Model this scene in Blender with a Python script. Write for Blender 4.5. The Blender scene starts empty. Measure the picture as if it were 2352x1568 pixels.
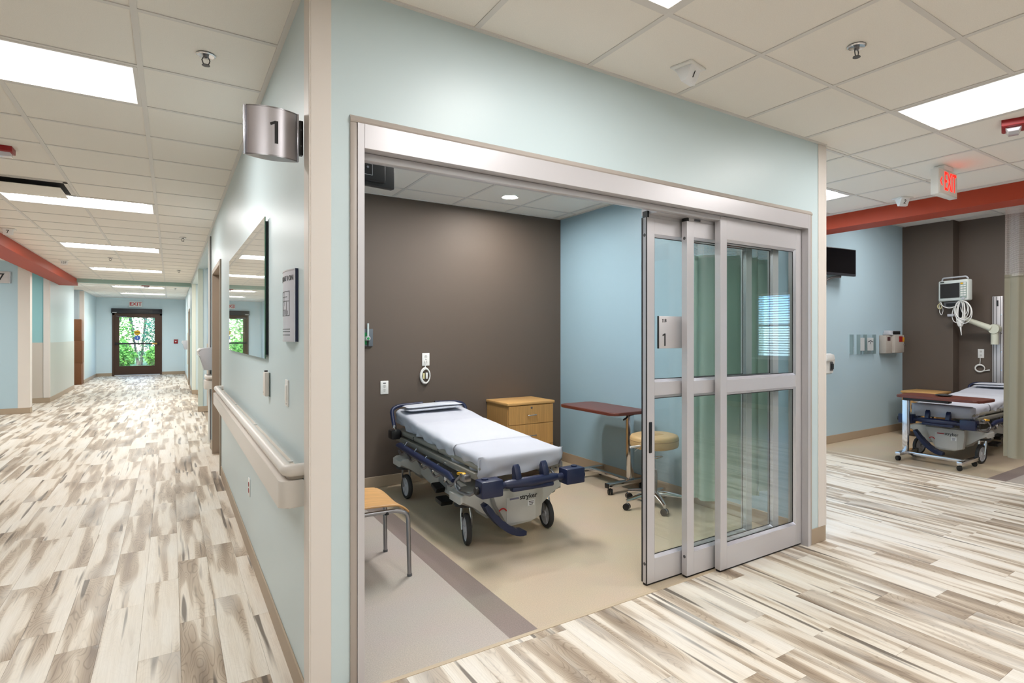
import bpy, bmesh, math, random
from mathutils import Vector, Matrix

# ------------------------------------------------------------------ camera, world, light, exposure
scn = bpy.context.scene
COL = scn.collection
random.seed(7)
EYE = 1.423
FPX, CXP, HYP = 1316.0, 1300.0, 770.0
YAW = math.atan2(CXP - 393.0, FPX)
cam_d = bpy.data.cameras.new('camera')
cam_d.sensor_width = 36.0
cam_d.sensor_fit = 'HORIZONTAL'
cam_d.lens = 36.0 * FPX / 2352.0
cam_d.shift_x = -(CXP - 1176.0) / 2352.0
cam_d.shift_y = -(784.0 - HYP) / 2352.0
cam_d.clip_start = 0.05
cam = bpy.data.objects.new('camera', cam_d)
COL.objects.link(cam)
cam.location = (0, 0, EYE)
cam.rotation_euler = (math.radians(90), 0, -YAW)
scn.camera = cam

wd = bpy.data.worlds.new('world')
scn.world = wd
wd.use_nodes = True
wn = wd.node_tree
bg = wn.nodes['Background']
sky = wn.nodes.new('ShaderNodeTexSky')
sky.sky_type = 'NISHITA'
sky.sun_disc = False
sky.sun_elevation = math.radians(50)
sky.sun_rotation = math.radians(120)
sky.dust_density = 0.0
sky.ozone_density = 6.0
wn.links.new(sky.outputs[0], bg.inputs[0])
bg.inputs[1].default_value = 0.35
sun_d = bpy.data.lights.new('sun', 'SUN')
sun_d.energy = 4.0
sun_d.angle = math.radians(1.0)
sun = bpy.data.objects.new('sun', sun_d)
COL.objects.link(sun)
sun.location = (0, -20, 30)
sun.rotation_euler = (math.radians(35), 0, 0)     # high sun from the south; it only reaches the planting outside

LAMP = 10.5            # emission of the ceiling troffer lenses
LAMP_COL = (1.0, 0.985, 0.965)
vs = scn.view_settings
vs.view_transform = 'Standard'
vs.look = 'None'
vs.gamma = 1.0
vs.use_curve_mapping = False
vs.exposure = 1.48
cy = scn.cycles
cy.use_denoising = True
cy.max_bounces = 10
cy.diffuse_bounces = 6
cy.glossy_bounces = 5
cy.transmission_bounces = 6
cy.transparent_max_bounces = 16
cy.caustics_reflective = False
cy.caustics_refractive = False
cy.sample_clamp_indirect = 8.0

CE = 2.74             # lay-in ceiling height
CEB = 3.05            # ceiling height in the open bays
R = math.radians


# ------------------------------------------------------------------ helpers
def lin(c):
    return tuple(((v / 255.0) / 12.92 if v / 255.0 <= 0.04045 else ((v / 255.0 + 0.055) / 1.055) ** 2.4) for v in c)


MATS = {}


def mat(name, rgb, rough=0.5, metal=0.0, spec=0.5, bump=0.0, bscale=200.0, vary=0.0, vscale=8.0, coat=0.0, emit=0.0, stretch=None):
    if name in MATS:
        return MATS[name]
    m = bpy.data.materials.new(name)
    m.use_nodes = True
    nt = m.node_tree
    p = nt.nodes['Principled BSDF']
    c = lin(rgb)
    p.inputs['Base Color'].default_value = (*c, 1)
    p.inputs['Roughness'].default_value = rough
    p.inputs['Metallic'].default_value = metal
    p.inputs['Specular IOR Level'].default_value = spec
    if coat:
        p.inputs['Coat Weight'].default_value = coat
        p.inputs['Coat Roughness'].default_value = 0.08
    if emit:
        p.inputs['Emission Color'].default_value = (*c, 1)
        p.inputs['Emission Strength'].default_value = emit
    if bump or vary:
        tc = nt.nodes.new('ShaderNodeTexCoord')
        src = tc.outputs['Object']
        if stretch:
            mp = nt.nodes.new('ShaderNodeMapping')
            mp.inputs['Scale'].default_value = stretch
            nt.links.new(src, mp.inputs['Vector'])
            src = mp.outputs['Vector']
        if vary:
            n = nt.nodes.new('ShaderNodeTexNoise')
            n.inputs['Scale'].default_value = vscale
            n.inputs['Detail'].default_value = 4
            nt.links.new(src, n.inputs['Vector'])
            r = nt.nodes.new('ShaderNodeValToRGB')
            r.color_ramp.elements[0].position = 0.3
            r.color_ramp.elements[1].position = 0.7
            r.color_ramp.elements[0].color = (*[max(0, v * (1 - vary)) for v in c], 1)
            r.color_ramp.elements[1].color = (*[min(1, v * (1 + vary)) for v in c], 1)
            nt.links.new(n.outputs['Fac'], r.inputs['Fac'])
            nt.links.new(r.outputs['Color'], p.inputs['Base Color'])
        if bump:
            n2 = nt.nodes.new('ShaderNodeTexNoise')
            n2.inputs['Scale'].default_value = bscale
            n2.inputs['Detail'].default_value = 2
            nt.links.new(src, n2.inputs['Vector'])
            b = nt.nodes.new('ShaderNodeBump')
            b.inputs['Strength'].default_value = bump
            b.inputs['Distance'].default_value = 0.002
            nt.links.new(n2.outputs['Fac'], b.inputs['Height'])
            nt.links.new(b.outputs['Normal'], p.inputs['Normal'])
    MATS[name] = m
    return m


def emit_mat(name, rgb, strength):
    if name in MATS:
        return MATS[name]
    m = bpy.data.materials.new(name)
    m.use_nodes = True
    nt = m.node_tree
    nt.nodes.remove(nt.nodes['Principled BSDF'])
    e = nt.nodes.new('ShaderNodeEmission')
    e.inputs['Color'].default_value = (*rgb, 1)
    e.inputs['Strength'].default_value = strength
    nt.links.new(e.outputs[0], nt.nodes['Material Output'].inputs['Surface'])
    MATS[name] = m
    return m


def glass_mat(name, tint, refl=1.0):
    """Flat architectural glass: tinted transparency plus a Fresnel mirror."""
    if name in MATS:
        return MATS[name]
    m = bpy.data.materials.new(name)
    m.use_nodes = True
    nt = m.node_tree
    nt.nodes.remove(nt.nodes['Principled BSDF'])
    t = nt.nodes.new('ShaderNodeBsdfTransparent')
    t.inputs['Color'].default_value = (*tint, 1)
    g = nt.nodes.new('ShaderNodeBsdfGlossy')
    g.inputs['Roughness'].default_value = 0.0
    g.inputs['Color'].default_value = (refl, refl, refl, 1)
    f = nt.nodes.new('ShaderNodeFresnel')
    # the exit face of a pane sees the inverse ratio, so both faces reflect alike
    ge = nt.nodes.new('ShaderNodeNewGeometry')
    ma = nt.nodes.new('ShaderNodeMath')
    ma.operation = 'MULTIPLY_ADD'
    ma.inputs[1].default_value = 1 / 1.5 - 1.5
    ma.inputs[2].default_value = 1.5
    nt.links.new(ge.outputs['Backfacing'], ma.inputs[0])
    nt.links.new(ma.outputs[0], f.inputs['IOR'])
    mx = nt.nodes.new('ShaderNodeMixShader')
    nt.links.new(f.outputs[0], mx.inputs[0])
    nt.links.new(t.outputs[0], mx.inputs[1])
    nt.links.new(g.outputs[0], mx.inputs[2])
    nt.links.new(mx.outputs[0], nt.nodes['Material Output'].inputs['Surface'])
    MATS[name] = m
    return m


class MB:
    def __init__(self):
        self.bm = bmesh.new()

    def box(self, x0, x1, y0, y1, z0, z1, bev=0.0, seg=2):
        bm = self.bm
        vs_ = [bm.verts.new(p) for p in ((x0, y0, z0), (x1, y0, z0), (x1, y1, z0), (x0, y1, z0), (x0, y0, z1), (x1, y0, z1), (x1, y1, z1), (x0, y1, z1))]
        fs = [bm.faces.new([vs_[i] for i in q]) for q in ((0, 3, 2, 1), (4, 5, 6, 7), (0, 1, 5, 4), (1, 2, 6, 5), (2, 3, 7, 6), (3, 0, 4, 7))]
        if bev:
            es = list({e for f in fs for e in f.edges})
            bmesh.ops.bevel(bm, geom=es, offset=bev, segments=seg, profile=0.5, affect='EDGES')
        return self

    def ring(self, c, u, v, r, seg):
        return [self.bm.verts.new(c + u * (r * math.cos(2 * math.pi * k / seg)) + v * (r * math.sin(2 * math.pi * k / seg))) for k in range(seg)]

    def skin(self, rings, closed=False, caps=True):
        n = len(rings[0])
        m = len(rings)
        for i in range(m if closed else m - 1):
            a, b = rings[i], rings[(i + 1) % m]
            for k in range(n):
                try:
                    self.bm.faces.new((a[k], a[(k + 1) % n], b[(k + 1) % n], b[k]))
                except ValueError:
                    pass
        if caps and not closed:
            self.bm.faces.new(list(reversed(rings[0])))
            self.bm.faces.new(rings[-1])

    def cyl(self, p0, p1, r, seg=16, r2=None):
        p0, p1 = Vector(p0), Vector(p1)
        d = (p1 - p0).normalized()
        u = d.orthogonal().normalized()
        v = d.cross(u)
        self.skin([self.ring(p0, u, v, r, seg), self.ring(p1, u, v, r if r2 is None else r2, seg)])
        return self

    def tube(self, pts, r, seg=8, closed=False, flat=1.0):
        pts = [Vector(p) for p in pts]
        n = len(pts)
        rings = []
        u = None
        for i, p in enumerate(pts):
            a = pts[(i - 1) % n] if (closed or i) else p
            b = pts[(i + 1) % n] if (closed or i < n - 1) else p
            d = (b - a).normalized()
            if u is None:
                u = d.orthogonal().normalized()
            else:
                u = (u - d * u.dot(d))
                u = u.normalized() if u.length > 1e-6 else d.orthogonal().normalized()
            rr = r[i] if isinstance(r, (list, tuple)) else r
            rings.append(self.ring(p, u, d.cross(u) * flat, rr, seg))
        self.skin(rings, closed)
        return self

    def lathe(self, prof, c=(0, 0, 0), seg=24, axis='z', ring=False):
        c = Vector(c)
        ax = {'z': (Vector((1, 0, 0)), Vector((0, 1, 0)), Vector((0, 0, 1))), 'y': (Vector((1, 0, 0)), Vector((0, 0, -1)), Vector((0, 1, 0))), 'x': (Vector((0, 1, 0)), Vector((0, 0, 1)), Vector((1, 0, 0)))}[axis]
        rings = [self.ring(c + ax[2] * z, ax[0], ax[1], max(r, 1e-4), seg) for r, z in prof]
        self.skin(rings, closed=ring)
        return self

    def prism(self, poly, axis, a, b, bev=0.0):
        def P(p, t):
            return {'x': (t, p[0], p[1]), 'y': (p[0], t, p[1]), 'z': (p[0], p[1], t)}[axis]
        A = [self.bm.verts.new(P(p, a)) for p in poly]
        B = [self.bm.verts.new(P(p, b)) for p in poly]
        fs = [self.bm.faces.new(A), self.bm.faces.new(list(reversed(B)))]
        n = len(poly)
        for k in range(n):
            fs.append(self.bm.faces.new((A[(k + 1) % n], A[k], B[k], B[(k + 1) % n])))
        if bev:
            es = list({e for f in fs[:2] for e in f.edges})
            bmesh.ops.bevel(self.bm, geom=es, offset=bev, segments=2, profile=0.5, affect='EDGES')
        return self

    def grid(self, fn, nu, nv, wrap_u=False):
        V = [[self.bm.verts.new(fn(i / nu, j / nv)) for j in range(nv + 1)] for i in range(nu + (0 if wrap_u else 1))]
        m = len(V)
        for i in range(nu):
            for j in range(nv):
                self.bm.faces.new((V[i][j], V[(i + 1) % m][j], V[(i + 1) % m][j + 1], V[i][j + 1]))
        return self

    def quad(self, a, b, c, d):
        self.bm.faces.new([self.bm.verts.new(p) for p in (a, b, c, d)])
        return self

    def mesh(self, name, m, angle=35.0, smooth=True):
        bm = self.bm
        bmesh.ops.recalc_face_normals(bm, faces=bm.faces[:])
        if smooth:
            lim = R(angle)
            for f in bm.faces:
                f.smooth = True
            for e in bm.edges:
                if len(e.link_faces) == 2 and e.calc_face_angle(0.0) > lim:
                    e.smooth = False
        me = bpy.data.meshes.new(name)
        bm.to_mesh(me)
        bm.free()
        if m:
            me.materials.append(m)
        return me

    def build(self, name, m, parent=None, angle=35.0, smooth=True, loc=None):
        o = bpy.data.objects.new(name, self.mesh(name, m, angle, smooth))
        COL.objects.link(o)
        if parent:
            o.parent = parent
        if loc:
            o.location = loc
        return o


def bx(name, m, d, parent=None, bev=0.0, seg=2):
    return MB().box(*d, bev=bev, seg=seg).build(name, m, parent)


def tag(o, label=None, cat=None, group=None, kind=None):
    if label:
        o['label'] = label
    if cat:
        o['category'] = cat
    if group:
        o['group'] = group
    if kind:
        o['kind'] = kind
    return o


def struct(o, label=None):
    o['kind'] = 'structure'
    if label:
        o['label'] = label
    return o


def thing(name, loc, rz=0.0, label=None, cat=None, group=None):
    o = bpy.data.objects.new(name, None)
    o.empty_display_size = 0.1
    COL.objects.link(o)
    o.location = loc
    o.rotation_euler = (0, 0, rz)
    return tag(o, label, cat, group)


def copy_tree(o, parent=None):
    c = o.copy()
    COL.objects.link(c)
    c.parent = parent
    for ch in o.children:
        copy_tree(ch, c)
    return c


def text(name, body, size, loc, rot, m, parent=None, ext=0.0006, align='CENTER', sx=1.0, bold=0.0):
    cu = bpy.data.curves.new(name, 'FONT')
    cu.body = body
    cu.size = size
    cu.extrude = ext
    cu.align_x = align
    cu.align_y = 'CENTER'
    cu.offset = bold
    cu.resolution_u = 3
    cu.materials.append(m)
    tmp = bpy.data.objects.new(name + '_tmp', cu)
    COL.objects.link(tmp)
    dg = bpy.context.evaluated_depsgraph_get()
    me = bpy.data.meshes.new_from_object(tmp.evaluated_get(dg))
    bpy.data.objects.remove(tmp)
    bpy.data.curves.remove(cu)
    me.name = name
    if not me.materials:
        me.materials.append(m)
    o = bpy.data.objects.new(name, me)
    COL.objects.link(o)
    o.location = loc
    o.rotation_euler = rot
    o.scale = (sx, 1, 1)
    if parent:
        o.parent = parent
    return o


FACE_S = (R(90), 0, 0)          # lettering that faces -Y


def numeral_one(h, x, y, z, m, parent):
    """Upright sans numeral 1 with a slanted flag, facing -Y, h tall and centred on (x, z)."""
    w = .135 * h
    poly = [(0, -.5), (w / h, -.5), (w / h, .5), (0, .5), (-.20, .385), (-.165, .285), (0, .37)]
    return MB().prism([(x + p[0] * h, z + p[1] * h) for p in poly], 'y', y - .0012, y).build('numeral', m, parent, smooth=False)




def fillet(pts, r, n=5):
    pts = [Vector(p) for p in pts]
    out = [pts[0]]
    for i in range(1, len(pts) - 1):
        a, b, c = pts[i - 1], pts[i], pts[i + 1]
        d1, d2 = (a - b), (c - b)
        rr = min(r, d1.length * 0.49, d2.length * 0.49)
        p, q = b + d1.normalized() * rr, b + d2.normalized() * rr
        for k in range(n + 1):
            t = k / n
            out.append(p * (1 - t) ** 2 + b * (2 * t * (1 - t)) + q * t ** 2)
    out.append(pts[-1])
    return out


# ------------------------------------------------------------------ materials
AQUA = mat('aqua_wall_paint', (203, 219, 223), 0.38, bump=0.05, bscale=350)
BLUE = mat('blue_wall_paint', (178, 202, 214), 0.4, bump=0.05, bscale=350)
TEAL = mat('teal_wall_paint', (150, 197, 200), 0.45)
DARK = mat('brown_accent_paint', (92, 80, 71), 0.62, bump=0.05, bscale=350)
REDP = mat('red_soffit_paint', (170, 54, 14), 0.55)
GREENP = mat('sage_paint', (166, 192, 184), 0.5)
BASEB = mat('tan_rubber_base', (172, 153, 131), 0.5)
GUARD = mat('beige_corner_guard', (224, 216, 209), 0.4)
PANELB = mat('beige_wainscot', (205, 194, 182), 0.45)
CASING = mat('taupe_steel_frame', (158, 143, 128), 0.4)
TILE = mat('ceiling_tile', (238, 233, 226), 0.9, bump=0.35, bscale=260, vary=0.035, vscale=140)
TEE = mat('ceiling_tee', (218, 214, 210), 0.45)
ALU = mat('satin_aluminium', (206, 203, 206), 0.38, metal=0.35)
ALU2 = mat('bright_bead_aluminium', (214, 216, 226), 0.25, metal=0.7)
CHROME = mat('chrome', (215, 215, 218), 0.12, metal=1.0)
STEEL = mat('brushed_tube_steel', (150, 148, 150), 0.3, metal=0.9)
GASKET = mat('black_gasket', (14, 14, 16), 0.5)
BLACKP = mat('black_plastic', (20, 20, 22), 0.42)
WHITEP = mat('white_plastic', (232, 231, 228), 0.35)
GREYP = mat('light_grey_plastic', (188, 189, 195), 0.4)
DGREY = mat('dark_grey_plastic', (84, 84, 86), 0.45)
IVORY = mat('ivory_handrail_vinyl', (222, 216, 209), 0.38)
NAVY = mat('navy_plastic', (25, 34, 66), 0.38)
YELLOW = mat('yellow_plastic', (236, 178, 22), 0.4)
PUTTY = mat('putty_bed_plastic', (186, 184, 178), 0.42)
RUBBER = mat('grey_rubber_tyre', (46, 45, 45), 0.7)
SHEET = mat('white_bed_sheet', (186, 188, 198), 0.85, bump=0.5, bscale=14)
SHEET2 = mat('white_draw_sheet', (193, 195, 204), 0.85, bump=0.5, bscale=14)
MATTR = mat('grey_mattress_vinyl', (142, 138, 128), 0.55)
OAK = mat('oak_laminate', (198, 152, 92), 0.42, vary=0.12, vscale=3, stretch=(30, 30, 1.2))
OAKTOP = mat('oak_laminate_top', (205, 160, 100), 0.38, vary=0.10, vscale=3, stretch=(1.2, 30, 30))
CHAIRWOOD = mat('beech_plywood', (208, 160, 104), 0.4, vary=0.13, vscale=2.5, stretch=(1.2, 26, 26))
CHERRY = mat('cherry_laminate', (100, 48, 36), 0.35, vary=0.12, vscale=3, stretch=(20, 1.2, 20))
TANV = mat('tan_vinyl_seat', (196, 164, 116), 0.42)
INK = mat('black_ink', (22, 20, 22), 0.5)
REDINK = mat('red_ink', (196, 26, 28), 0.5)
GREENPL = mat('green_plastic', (40, 140, 78), 0.45)
REDMET = mat('red_alarm_housing', (150, 18, 22), 0.4)
BRONZE = mat('dark_bronze_aluminium', (72, 50, 38), 0.4, metal=0.3)
CARD = mat('cardboard', (116, 76, 46), 0.8, vary=0.06, vscale=30)
PAPER = mat('white_paper', (236, 236, 238), 0.7)
TAUPEP = mat('taupe_sharps_plastic', (176, 168, 160), 0.45)
CONC = mat('concrete_slab', (200, 200, 200), 0.8, vary=0.08)
SUBF = mat('floor_underlay', (170, 152, 132), 0.7)
GLASS = glass_mat('door_glass', (0.955, 0.98, 0.972))
CLEAR = glass_mat('clear_acrylic', (0.97, 0.985, 0.985))
LENS = emit_mat('troffer_lens', LAMP_COL, LAMP)
LENS_CORR = emit_mat('corridor_troffer_lens', LAMP_COL, LAMP * 1.15)
LENS_SOFT = emit_mat('front_troffer_lens', LAMP_COL, LAMP * 0.85)
EXITRED = emit_mat('exit_letter_red', (1.0, 0.012, 0.008), 1.4)


def speckle(name, rgb, amp, rough=0.34):
    m = bpy.data.materials.new(name)
    m.use_nodes = True
    nt = m.node_tree
    p = nt.nodes['Principled BSDF']
    g = nt.nodes.new('ShaderNodeNewGeometry')
    n = nt.nodes.new('ShaderNodeTexNoise')
    n.inputs['Scale'].default_value = 170
    n.inputs['Detail'].default_value = 3
    n2 = nt.nodes.new('ShaderNodeTexNoise')
    n2.inputs['Scale'].default_value = 3
    nt.links.new(g.outputs['Position'], n.inputs['Vector'])
    nt.links.new(g.outputs['Position'], n2.inputs['Vector'])
    c = lin(rgb)
    r = nt.nodes.new('ShaderNodeValToRGB')
    e = r.color_ramp.elements
    e[0].position, e[1].position = 0.33, 0.68
    e[0].color = (*[v * (1 - amp) for v in c], 1)
    e[1].color = (*[min(1, v * (1 + amp)) for v in c], 1)
    nt.links.new(n.outputs['Fac'], r.inputs['Fac'])
    mx = nt.nodes.new('ShaderNodeMix')
    mx.data_type = 'RGBA'
    mx.blend_type = 'MULTIPLY'
    mx.inputs[0].default_value = 0.12
    nt.links.new(r.outputs['Color'], mx.inputs[6])
    nt.links.new(n2.outputs['Color'], mx.inputs[7])
    nt.links.new(mx.outputs[2], p.inputs['Base Color'])
    p.inputs['Roughness'].default_value = rough
    return m


V_BEIGE = speckle('beige_sheet_vinyl', (203, 185, 160), 0.10)
V_GREY = speckle('grey_sheet_vinyl', (190, 180, 171), 0.13)
V_STRIPE = speckle('taupe_stripe_vinyl', (146, 131, 124), 0.16)


def plank_material():
    m = bpy.data.materials.new('weathered_maple_plank')
    m.use_nodes = True
    nt = m.node_tree
    L = nt.links.new
    p = nt.nodes['Principled BSDF']
    g = nt.nodes.new('ShaderNodeNewGeometry')
    oi = nt.nodes.new('ShaderNodeObjectInfo')

    def math_(op, a, b=None):
        n = nt.nodes.new('ShaderNodeMath')
        n.operation = op
        for i, v in enumerate((a, b)):
            if v is None:
                continue
            if isinstance(v, (int, float)):
                n.inputs[i].default_value = v
            else:
                L(v, n.inputs[i])
        return n.outputs[0]
    seed = math_('ADD', oi.outputs['Random'], g.outputs['Random Per Island'])
    sp = nt.nodes.new('ShaderNodeSeparateXYZ')
    L(g.outputs['Position'], sp.inputs[0])

    def vec(sx, sy, ox, oy):
        c = nt.nodes.new('ShaderNodeCombineXYZ')
        L(math_('ADD', math_('MULTIPLY', sp.outputs[0], sx), math_('MULTIPLY', seed, ox)), c.inputs[0])
        L(math_('ADD', math_('MULTIPLY', sp.outputs[1], sy), math_('MULTIPLY', seed, oy)), c.inputs[1])
        L(math_('MULTIPLY', seed, 57.0), c.inputs[2])
        return c.outputs[0]

    def noise(v, scale, detail=2.0, rough=0.5, dist=0.0):
        n = nt.nodes.new('ShaderNodeTexNoise')
        n.inputs['Scale'].default_value = scale
        n.inputs['Detail'].default_value = detail
        n.inputs['Roughness'].default_value = rough
        n.inputs['Distortion'].default_value = dist
        L(v, n.inputs['Vector'])
        return n.outputs['Fac']

    def ramp(f, stops):
        r = nt.nodes.new('ShaderNodeValToRGB')
        cr = r.color_ramp
        while len(cr.elements) < len(stops):
            cr.elements.new(0.5)
        for e, (pos, col) in zip(cr.elements, stops):
            e.position = pos
            e.color = (*(lin(col) if len(col) == 3 else col[:3]), 1)
        L(f, r.inputs['Fac'])
        return r.outputs['Color']

    def mix(fac, a, b, mode='MIX'):
        n = nt.nodes.new('ShaderNodeMix')
        n.data_type = 'RGBA'
        n.blend_type = mode
        for i, v in ((0, fac), (6, a), (7, b)):
            if isinstance(v, (int, float)):
                n.inputs[i].default_value = v
            elif isinstance(v, tuple):
                n.inputs[i].default_value = (*v, 1)
            else:
                L(v, n.inputs[i])
        return n.outputs[2]
    # broad figure: cream sapwood with brown heartwood patches, drawn out along the plank
    fig = noise(vec(12.5, 0.95, 83.0, 191.0), 1.0, 1.6, 0.5, 0.08)
    shift = math_('MULTIPLY', math_('SUBTRACT', math_('FRACT', math_('MULTIPLY', seed, 13.7)), 0.5), 0.16)
    figs = math_('ADD', fig, shift)
    base = ramp(figs, [(0.30, (238, 231, 220)), (0.485, (230, 220, 205)), (0.525, (203, 188, 169)), (0.64, (176, 158, 138)), (0.83, (128, 112, 97))])
    # cathedral growth rings, only where the heartwood shows
    ringc = noise(vec(9.0, 1.6, 31.0, 77.0), 1.0, 1.5, 0.45, 0.15)
    rings = math_('PINGPONG', math_('MULTIPLY', ringc, 62.0), 1.0)
    ringm = ramp(rings, [(0.0, (0.55, 0.52, 0.49, 1)), (0.35, (1, 1, 1, 1))])
    heart = ramp(figs, [(0.46, (0.10, 0.10, 0.10, 1)), (0.55, (0.7, 0.7, 0.7, 1))])
    base = mix(heart, base, mix(1.0, base, ringm, 'MULTIPLY'))
    # fine grain
    gr = noise(vec(210.0, 5.0, 11.0, 17.0), 1.0, 3.0, 0.6)
    grc = ramp(gr, [(0.3, (0.80, 0.78, 0.76, 1)), (0.6, (1, 1, 1, 1))])
    base = mix(0.6, base, grc, 'MULTIPLY')
    # dark mineral streaks
    st = noise(vec(24.0, 1.0, 141.0, 57.0), 1.0, 1.5, 0.5, 0.08)
    stm = ramp(st, [(0.635, (0, 0, 0, 1)), (0.70, (0.85, 0.85, 0.85, 1))])
    base = mix(stm, base, lin((92, 81, 71)))
    # cool bleached zones
    bl = noise(vec(5.0, 1.3, 7.0, 29.0), 1.0, 2.0)
    blm = ramp(bl, [(0.5, (0, 0, 0, 1)), (0.68, (0.45, 0.45, 0.45, 1))])
    base = mix(blm, base, lin((232, 230, 224)))
    L(base, p.inputs['Base Color'])
    p.inputs['Roughness'].default_value = 0.42
    p.inputs['Specular IOR Level'].default_value = 0.3
    b = nt.nodes.new('ShaderNodeBump')
    b.inputs['Strength'].default_value = 0.06
    b.inputs['Distance'].default_value = 0.001
    L(gr, b.inputs['Height'])
    L(b.outputs['Normal'], p.inputs['Normal'])
    return m


PLANK = plank_material()


def cloth_mat(name, rgb, rough=0.9, trans=0.25):
    m = bpy.data.materials.new(name)
    m.use_nodes = True
    nt = m.node_tree
    p = nt.nodes['Principled BSDF']
    c = lin(rgb)
    p.inputs['Base Color'].default_value = (*c, 1)
    p.inputs['Roughness'].default_value = rough
    tr = nt.nodes.new('ShaderNodeBsdfTranslucent')
    tr.inputs['Color'].default_value = (*c, 1)
    mx = nt.nodes.new('ShaderNodeMixShader')
    mx.inputs[0].default_value = trans
    nt.links.new(p.outputs[0], mx.inputs[1])
    nt.links.new(tr.outputs[0], mx.inputs[2])
    nt.links.new(mx.outputs[0], nt.nodes['Material Output'].inputs['Surface'])
    return m


def net_mat(name, rgb, scale):
    """Open knitted curtain mesh: hexagon-like holes are transparent."""
    m = bpy.data.materials.new(name)
    m.use_nodes = True
    nt = m.node_tree
    p = nt.nodes['Principled BSDF']
    p.inputs['Base Color'].default_value = (*lin(rgb), 1)
    p.inputs['Roughness'].default_value = 0.9
    tc = nt.nodes.new('ShaderNodeTexCoord')
    v = nt.nodes.new('ShaderNodeTexVoronoi')
    v.feature = 'DISTANCE_TO_EDGE'
    v.inputs['Randomness'].default_value = 0.25
    v.inputs['Scale'].default_value = scale
    nt.links.new(tc.outputs['UV'], v.inputs['Vector'])
    r = nt.nodes.new('ShaderNodeMath')
    r.operation = 'GREATER_THAN'
    r.inputs[1].default_value = 0.13
    nt.links.new(v.outputs['Distance'], r.inputs[0])
    t = nt.nodes.new('ShaderNodeBsdfTransparent')
    mx = nt.nodes.new('ShaderNodeMixShader')
    nt.links.new(r.outputs[0], mx.inputs[0])
    nt.links.new(p.outputs[0], mx.inputs[1])
    nt.links.new(t.outputs[0], mx.inputs[2])
    nt.links.new(mx.outputs[0], nt.nodes['Material Output'].inputs['Surface'])
    return m


CURT = cloth_mat('sage_curtain_cloth', (184, 207, 196))
CURT2 = cloth_mat('khaki_curtain_cloth', (158, 153, 136))
NET = net_mat('curtain_mesh', (214, 208, 204), 110.0)

# ------------------------------------------------------------------ layout constants
YF = 2.262            # outer face of the front wall with the sliding door
XC = 0.42             # corridor wall face
XE = 3.74             # right end of the front wall
YV = 2.35             # wood / vinyl joint in the doorway
YB = 5.42             # back wall of the treatment room
XR = 3.66             # inner face of the treatment room side wall
XL = 0.55             # inner face of the treatment room corridor wall
XS = 5.97             # red soffit face
XBV = 6.69            # wood / vinyl joint in the open bay
YBB = 4.24            # blue bay partition
XBC = 9.09            # dark bay column face
XBD = 9.29            # dark bay back wall
YEND = 25.5
YS = -3.2             # wall behind the camera
XW = -2.13            # corridor left wall plane
XFW = -5.0

# ------------------------------------------------------------------ floor
sub = struct(bx('floor', SUBF, (XFW, XBD + .2, YS, YEND + .1, -0.06, -0.008)), 'wood-look plank floor running along the corridor')
PW, PL, PX0 = 0.154, 0.935, 0.035
known = {-1: 3.12, 0: 3.415, 1: 3.625, 2: 3.295, -2: 3.776, -3: 4.33, -4: 4.589, 17: 2.20, 16: 1.567, 19: 1.78, 22: 1.428, 15: 1.833}
cells = []
k0 = int((-2.75 - PX0) / PW) - 1
k1 = int((XBV - PX0) / PW) + 1
rng = random.Random(11)
for k in range(k0, k1):
    a, b = PX0 + k * PW, PX0 + (k + 1) * PW
    off = known.get(k, rng.uniform(0, PL))
    c = 0.5 * (a + b)
    b2 = min(b, XBV)
    if c < XW:
        ymax = 22.1 if a > -2.75 else 2.3
    elif a < XC:
        ymax = YEND
    elif c < XE:
        ymax = YV
    else:
        ymax = 5.0
    j = math.floor((-1.2 - off) / PL)
    while off + j * PL < ymax:
        ya, yb = max(off + j * PL, -1.2), min(off + (j + 1) * PL, ymax)
        if yb - ya > 0.01:
            cells.append((a, b2, ya, yb))
        j += 1


def seen_size(c):
    x, y = 0.5 * (c[0] + c[1]), 0.5 * (c[2] + c[3])
    d = x * math.sin(YAW) + y * math.cos(YAW)
    r = x * math.cos(YAW) - y * math.sin(YAW)
    if d < 0.6:
        return 0
    u = r / d
    if u < -1.08 or u > 0.9 or EYE / d > 0.75:
        return 0
    if x > XE and y > YF and y > x * 0.62:
        return 0
    return (c[1] - c[0]) * (c[3] - c[2]) / d ** 3


cells.sort(key=seen_size, reverse=True)
me_plank = MB().box(-PW / 2 + .0004, PW / 2 - .0004, -PL / 2 + .0005, PL / 2 - .0005, -0.006, 0.0).mesh('plank', PLANK)
rest = MB()
for i, (a, b, c, d) in enumerate(cells):
    if i < 300:
        o = bpy.data.objects.new('plank', me_plank)
        COL.objects.link(o)
        o.location = ((a + b) / 2, (c + d) / 2, 0)
        o.scale = ((b - a) / PW, (d - c) / PL, 1)
        o.parent = sub
    else:
        rest.box(a + .0004, b - .0004, c + .0005, d - .0005, -0.006, 0.0)
tag(rest.build('far_planks', PLANK, sub, smooth=False), kind='stuff')

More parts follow.
